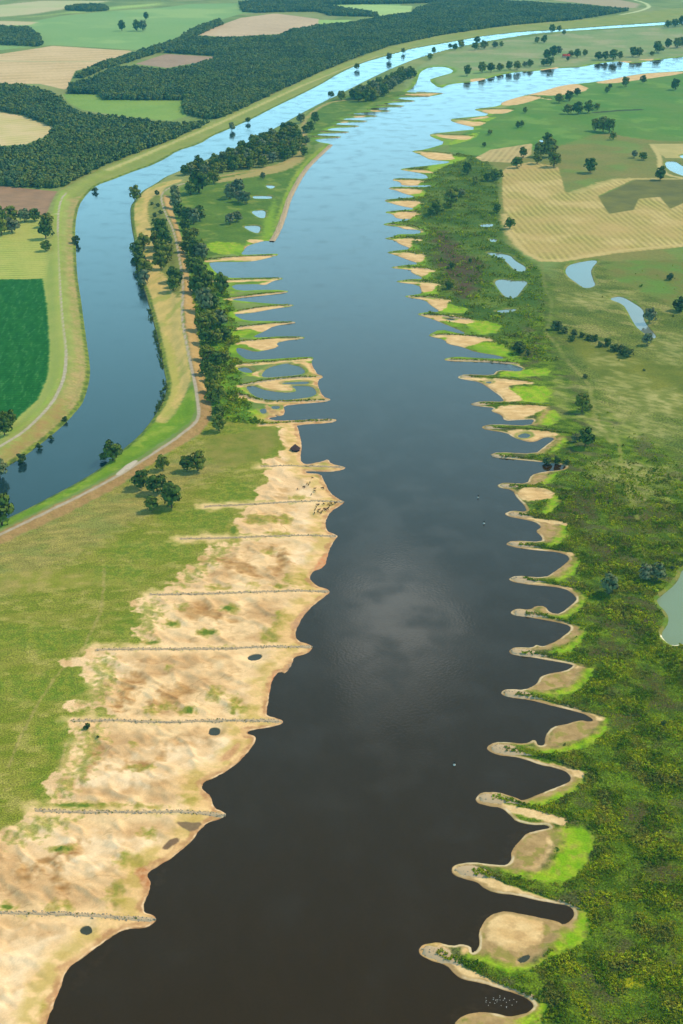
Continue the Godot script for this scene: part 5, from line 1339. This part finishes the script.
	var bank := rounded(path(CANAL_BANK, 0.2), false, 2)
	for i in bank.size() - 1:
		var l := bank[i].distance_to(bank[i + 1])
		for k in int(l * 0.9):
			var p := bank[i].lerp(bank[i + 1], rng.randf()) + Vector2(rng.randfn(), rng.randfn()) * 1.4
			if noise(p.x, p.y, 90.0, 10.0) < 0.45:
				continue
			var s := rng.randf_range(0.7, 1.5)
			xr.append(Transform3D(Basis(Vector3.UP, rng.randf() * TAU).scaled(Vector3(s, s, s)), Vector3(p.x, 0.1, -p.y)))
			cr.append(Color(0.09, 0.15, 0.025) * rng.randf_range(0.7, 1.2))
	var reeds := swarm("reeds", clump_meshes[1], xr, cr)
	mark(reeds, "dark reed fringe along the right edge of the canal", "reeds")

func scatter(poly: PackedVector2Array, gap: float) -> PackedVector2Array:
	var lo := Vector2(1e9, 1e9)
	var hi := -lo
	for p in poly:
		lo = lo.min(p)
		hi = hi.max(p)
	var o := PackedVector2Array()
	var y := lo.y
	while y < hi.y:
		# only the spans of this row that lie inside
		var xs := []
		for e in poly.size():
			var u := poly[e]
			var v := poly[(e + 1) % poly.size()]
			if (u.y <= y) != (v.y <= y):
				xs.append(u.x + (v.x - u.x) * (y - u.y) / (v.y - u.y))
		xs.sort()
		for q in range(0, xs.size() - 1, 2):
			var x: float = xs[q] + rng.randf() * gap
			while x < xs[q + 1]:
				o.append(Vector2(x + rng.randf_range(-0.4, 0.4) * gap, y + rng.randf_range(-0.4, 0.4) * gap))
				x += gap
		y += gap
	return o

# ---------------------------------------------------------------- groynes, cattle, hut, house, buoys, birds
func build_groynes() -> void:
	rock_mesh = make_rock()
	rock_mesh.surface_set_material(0, tinted(0.95))
	var stone := tinted(0.95)
	rng.seed = 4
	for i in RIGHT_GROYNES.size():
		var y: float = RIGHT_GROYNES[i][1]
		var near := y > 370.0
		var words := "stone groyne with scrub crest beside the overgrown flood plain"
		if i == 1:
			words = "stone groyne with scrub crest beside the pale islet"
		elif i == 11:
			words = "stone groyne along the dark narrow bay"
		elif i >= 17:
			words = "slender stone groyne with a sand spit beside the reed beds"
		elif i >= 9:
			words = "stone groyne beside a lime green bay"
		words += ", %s from the bird flock" % ordinal(i)
		groyne("groyne", RIGHT_GROYNES[i], 5.6 if y > 560.0 else (4.6 if near else 4.2), words, "right bank groynes", 0 if near else 2, stone)
	for i in SAND_GROYNES.size():
		groyne("groyne", SAND_GROYNES[i], 2.3, "narrow stone groyne across the pale sandbank, %s counted from the dark hut" % ordinal(SAND_GROYNES.size() - 1 - i), "sandbank groynes", 1, stone)
	for i in SPIT_GROYNES.size():
		groyne("groyne", SPIT_GROYNES[i], 3.4, "low overgrown groyne with sand spit between the lagoons, %s from the dark hut" % ordinal(i), "lagoon groynes", 2, stone)
	for i in FAR_GROYNES.size():
		groyne("groyne", FAR_GROYNES[i], 5.0, "low brown groyne below the sandy track, %s from the training wall" % ordinal(i), "far left groynes", 2, stone)
	groyne("training_wall", WALL, 6.5, "long grey stone training wall edging the meadow of small ponds", "", 1, stone)

func ordinal(i: int) -> String:
	var small := ["first", "second", "third", "fourth", "fifth", "sixth", "seventh", "eighth", "ninth", "tenth", "eleventh", "twelfth", "thirteenth", "fourteenth", "fifteenth", "sixteenth", "seventeenth", "eighteenth", "nineteenth", "twentieth"]
	if i < 20:
		return small[i]
	if i == 29:
		return "thirtieth"
	return ("twenty-" if i < 29 else "thirty-") + small[(i - 20) % 10]

func cow_mesh() -> Mesh:
	var st := SurfaceTool.new()
	st.begin(Mesh.PRIMITIVE_TRIANGLES)
	# rings along the body from tail to muzzle: x, y, half-width, half-height
	var ring := [[-1.12, 1.16, 0.05, 0.07], [-1.05, 1.12, 0.24, 0.26], [-0.75, 1.08, 0.33, 0.36], [-0.2, 1.0, 0.37, 0.40], [0.35, 1.02, 0.34, 0.40], [0.75, 1.12, 0.26, 0.34], [1.0, 1.26, 0.15, 0.22], [1.2, 1.36, 0.14, 0.18], [1.36, 1.32, 0.14, 0.16], [1.58, 1.16, 0.10, 0.10], [1.66, 1.1, 0.05, 0.05]]
	var rows := []
	for r in ring:
		var row := []
		for i in 10:
			var a := TAU * i / 10.0
			row.append(Vector3(r[0], r[1] + sin(a) * r[3], cos(a) * r[2]))
		rows.append(row)
	for j in rows.size() - 1:
		for i in 10:
			var a: Vector3 = rows[j][i]
			var b: Vector3 = rows[j + 1][i]
			var c: Vector3 = rows[j + 1][(i + 1) % 10]
			var d: Vector3 = rows[j][(i + 1) % 10]
			var mid := (Vector3(ring[j][0], ring[j][1], 0) + Vector3(ring[j + 1][0], ring[j + 1][1], 0)) * 0.5
			for v in [a, b, c, a, c, d]:
				st.set_color(Color.WHITE)
				st.set_normal((v - Vector3(v.x, mid.y, 0)).normalized())
				st.add_vertex(v)
	for s in [-1, 1]:
		tube(st, Vector3(0.7, 0.95, 0.16 * s), Vector3(0.68, 0.48, 0.17 * s), 0.12, 0.065, 6)
		tube(st, Vector3(0.68, 0.48, 0.17 * s), Vector3(0.7, 0.0, 0.17 * s), 0.065, 0.05, 6)
		tube(st, Vector3(-0.8, 1.0, 0.17 * s), Vector3(-0.72, 0.62, 0.18 * s), 0.17, 0.09, 6)
		tube(st, Vector3(-0.72, 0.62, 0.18 * s), Vector3(-0.86, 0.42, 0.18 * s), 0.09, 0.06, 6)
		tube(st, Vector3(-0.86, 0.42, 0.18 * s), Vector3(-0.82, 0.0, 0.18 * s), 0.06, 0.05, 6)
		tube(st, Vector3(1.24, 1.46, 0.1 * s), Vector3(1.2, 1.5, 0.3 * s), 0.06, 0.02, 5)
	tube(st, Vector3(-1.1, 1.2, 0), Vector3(-1.2, 0.5, 0), 0.03, 0.02, 5)
	return st.commit()

func build_animals() -> void:
	rng.seed = 77
	var cow := cow_mesh()
	var hides := [paint(0.20, 0.13, 0.10), paint(0.32, 0.19, 0.12), paint(0.14, 0.11, 0.10), paint(0.46, 0.34, 0.24)]
	var herd := [[312.4, 478.5], [303.6, 487.6], [307, 485.5], [308.5, 486.5], [297.5, 489.5], [310, 483.7], [314.6, 492], [311.5, 494.5], [314.8, 489.6], [304.6, 488.4], [322, 488.2], [323.5, 488.6]]
	var second := [[317.2, 505.7], [318.6, 505.9], [315, 511], [318, 511.2], [314.6, 514], [318.4, 513], [320.8, 514], [324.3, 508.7], [328.2, 508.3], [326, 510.2], [323.8, 505], [330.9, 504], [332.2, 505.2], [334.8, 503.8], [325, 509.6], [327.5, 509.4], [316.2, 508.2], [329.6, 506.5], [319.5, 510], [336, 503], [322, 512], [328.6, 505.2]]
	for g in 2:
		for p in ([herd, second][g] as Array):
			var at := gp(p[0], p[1], 0.8)
			var o := MeshInstance3D.new()
			o.name = numbered("cow")
			o.mesh = cow
			o.material_override = hides[rng.randi() % 4]
			add_child(o)
			o.position = Vector3(at.x, maxf(ground(at.x, at.y), 0.0), -at.y)
			o.rotation.y = rng.randf() * TAU
			o.scale = Vector3.ONE * rng.randf_range(0.95, 1.1)
			if g == 0:
				mark(o, "cow standing on the sand between the dark hut and the groyne", "cow", "upper herd on the sand")
			else:
				mark(o, "cow in the herd gathered on the sand point below the groyne", "cow", "lower herd on the sand point")
	# gulls afloat
	var st := SurfaceTool.new()
	st.begin(Mesh.PRIMITIVE_TRIANGLES)
	tube(st, Vector3(-0.34, 0.12, 0), Vector3(-0.1, 0.09, 0), 0.02, 0.12, 7)
	tube(st, Vector3(-0.1, 0.09, 0), Vector3(0.14, 0.1, 0), 0.12, 0.09, 7)
	tube(st, Vector3(0.14, 0.1, 0), Vector3(0.2, 0.24, 0), 0.09, 0.055, 7)
	tube(st, Vector3(0.2, 0.24, 0), Vector3(0.27, 0.26, 0), 0.06, 0.045, 7)
	tube(st, Vector3(0.27, 0.26, 0), Vector3(0.36, 0.24, 0), 0.02, 0.006, 5)
	var gull := st.commit()
	var white := paint(0.86, 0.87, 0.88, 0.7)
	for i in 26:
		var at := gp(rng.randfn(496, 9), clampf(rng.randfn(1001.5, 3.0), 996.0, 1008.0), 0.0)
		var o := MeshInstance3D.new()
		o.name = numbered("bird")
		o.mesh = gull
		o.material_override = white
		add_child(o)
		o.position = Vector3(at.x, 0.0, -at.y)
		o.rotation.y = rng.randf() * TAU
		o.scale = Vector3.ONE * 0.9
		mark(o, "small white bird floating in the dark bay", "bird", "bird flock in the bay")

func build_built_things() -> void:
	# the dark hut on the bank
	var c := gp(295.2, 450.0, 1.0)
	var y := ground(c.x, c.y) - 0.1
	var hut := base("hut", Vector3(c.x, y, -c.y), 0.3)
	var wall := CylinderMesh.new()
	wall.top_radius = 4.4
	wall.bottom_radius = 4.5
	wall.height = 2.4
	wall.radial_segments = 6
	wall.rings = 1
	part(hut, "wall", wall, paint(0.16, 0.12, 0.11)).position.y = 1.2
	var st := SurfaceTool.new()
	st.begin(Mesh.PRIMITIVE_TRIANGLES)
	for i in 6:
		var a := TAU * i / 6.0
		var b := TAU * (i + 1) / 6.0
		var e0 := Vector3(cos(a) * 5.6, 1.9, sin(a) * 5.6)
		var e1 := Vector3(cos(b) * 5.6, 1.9, sin(b) * 5.6)
		for v in [e0, e1, Vector3(0.0, 7.0, 0.0)]:
			st.add_vertex(v)
		for v in [e0, e1, Vector3(cos(b) * 4.4, 2.2, sin(b) * 4.4), e0, Vector3(cos(b) * 4.4, 2.2, sin(b) * 4.4), Vector3(cos(a) * 4.4, 2.2, sin(a) * 4.4)]:
			st.add_vertex(v)
	st.generate_normals()
	var roof := part(hut, "roof", st.commit(), paint(0.25, 0.20, 0.21))
	roof.set_meta("label", "dark faceted roof of the hut")
	mark(hut, "dark hut with a faceted pointed roof on the sandy bank", "hut")
	# the house behind the trees of the far bank
	c = gp(566, 57.5, 2.0)
	var house := base("house", Vector3(c.x, 1.6, -c.y), 0.12)
	var w := BoxMesh.new()
	w.size = Vector3(22, 5.5, 10)
	part(house, "wall", w, paint(0.72, 0.62, 0.52)).position.y = 2.75
	st = SurfaceTool.new()
	st.begin(Mesh.PRIMITIVE_TRIANGLES)
	var e := [Vector3(-11.8, 5.2, 5.8), Vector3(11.8, 5.2, 5.8), Vector3(11.8, 5.2, -5.8), Vector3(-11.8, 5.2, -5.8), Vector3(-11.8, 11.0, 0), Vector3(11.8, 11.0, 0)]
	for k in [0, 4, 5, 0, 5, 1, 2, 5, 4, 2, 4, 3, 1, 5, 2, 3, 4, 0]:
		st.add_vertex(e[k])
	st.generate_normals()
	var red := part(house, "roof", st.commit(), paint(0.60, 0.27, 0.22))
	var ch := BoxMesh.new()
	ch.size = Vector3(1.2, 3.0, 1.2)
	part(red, "chimney", ch, paint(0.5, 0.3, 0.25)).position = Vector3(4, 10.6, 1.2)
	for i in 4:
		var win := BoxMesh.new()
		win.size = Vector3(1.4, 1.8, 0.12)
		part(house, "window", win, paint(0.12, 0.14, 0.17, 0.2, 0.5)).position = Vector3(-7.5 + i * 5.0, 3.0, 5.05)
	mark(house, "house with a red roof among the trees of the far bank", "house")
	# channel buoys
	for p in [[478.0, 497.5, "small channel buoy off the groyne with the white sand spit"], [484.0, 523.5, "small channel buoy in the river beside the curved groynes"], [454.3, 765.0, "small channel buoy alone in the dark brown river"]]:
		c = gp(p[0], p[1], 0.0)
		var b := base("buoy", Vector3(c.x, 0, -c.y))
		st = SurfaceTool.new()
		st.begin(Mesh.PRIMITIVE_TRIANGLES)
		tube(st, Vector3(0, -0.2, 0), Vector3(0, 0.35, 0), 0.75, 0.8, 14)
		tube(st, Vector3(0, 0.35, 0), Vector3(0, 0.6, 0), 0.8, 0.25, 14)
		part(b, "float", st.commit(), paint(0.80, 0.80, 0.76, 0.5))
		st = SurfaceTool.new()
		st.begin(Mesh.PRIMITIVE_TRIANGLES)
		tube(st, Vector3(0, 0.5, 0), Vector3(0.05, 1.7, 0), 0.09, 0.09, 8)
		tube(st, Vector3(0.05, 1.6, 0), Vector3(0.05, 2.4, 0), 0.5, 0.5, 10)
		tube(st, Vector3(0.05, 2.4, 0), Vector3(0.05, 2.45, 0), 0.5, 0.02, 10)
		part(b, "mast", st.commit(), paint(0.10, 0.12, 0.11, 0.6))
		mark(b, p[2], "buoy")

func _ready() -> void:
	set_camera_and_light()
	na = make_noise(FastNoiseLite.TYPE_SIMPLEX_SMOOTH, 1.0 / 128.0, 5, 3)
	nb = make_noise(FastNoiseLite.TYPE_SIMPLEX_SMOOTH, 0.22, 2, 8)
	print("noise ", Time.get_ticks_msec())
	cover_layers()
	build_tiles()
	build_water()
	print("water ", Time.get_ticks_msec())
	build_vegetation()
	print("green ", Time.get_ticks_msec())
	build_groynes()
	build_built_things()
	build_animals()
	print("done ", Time.get_ticks_msec())
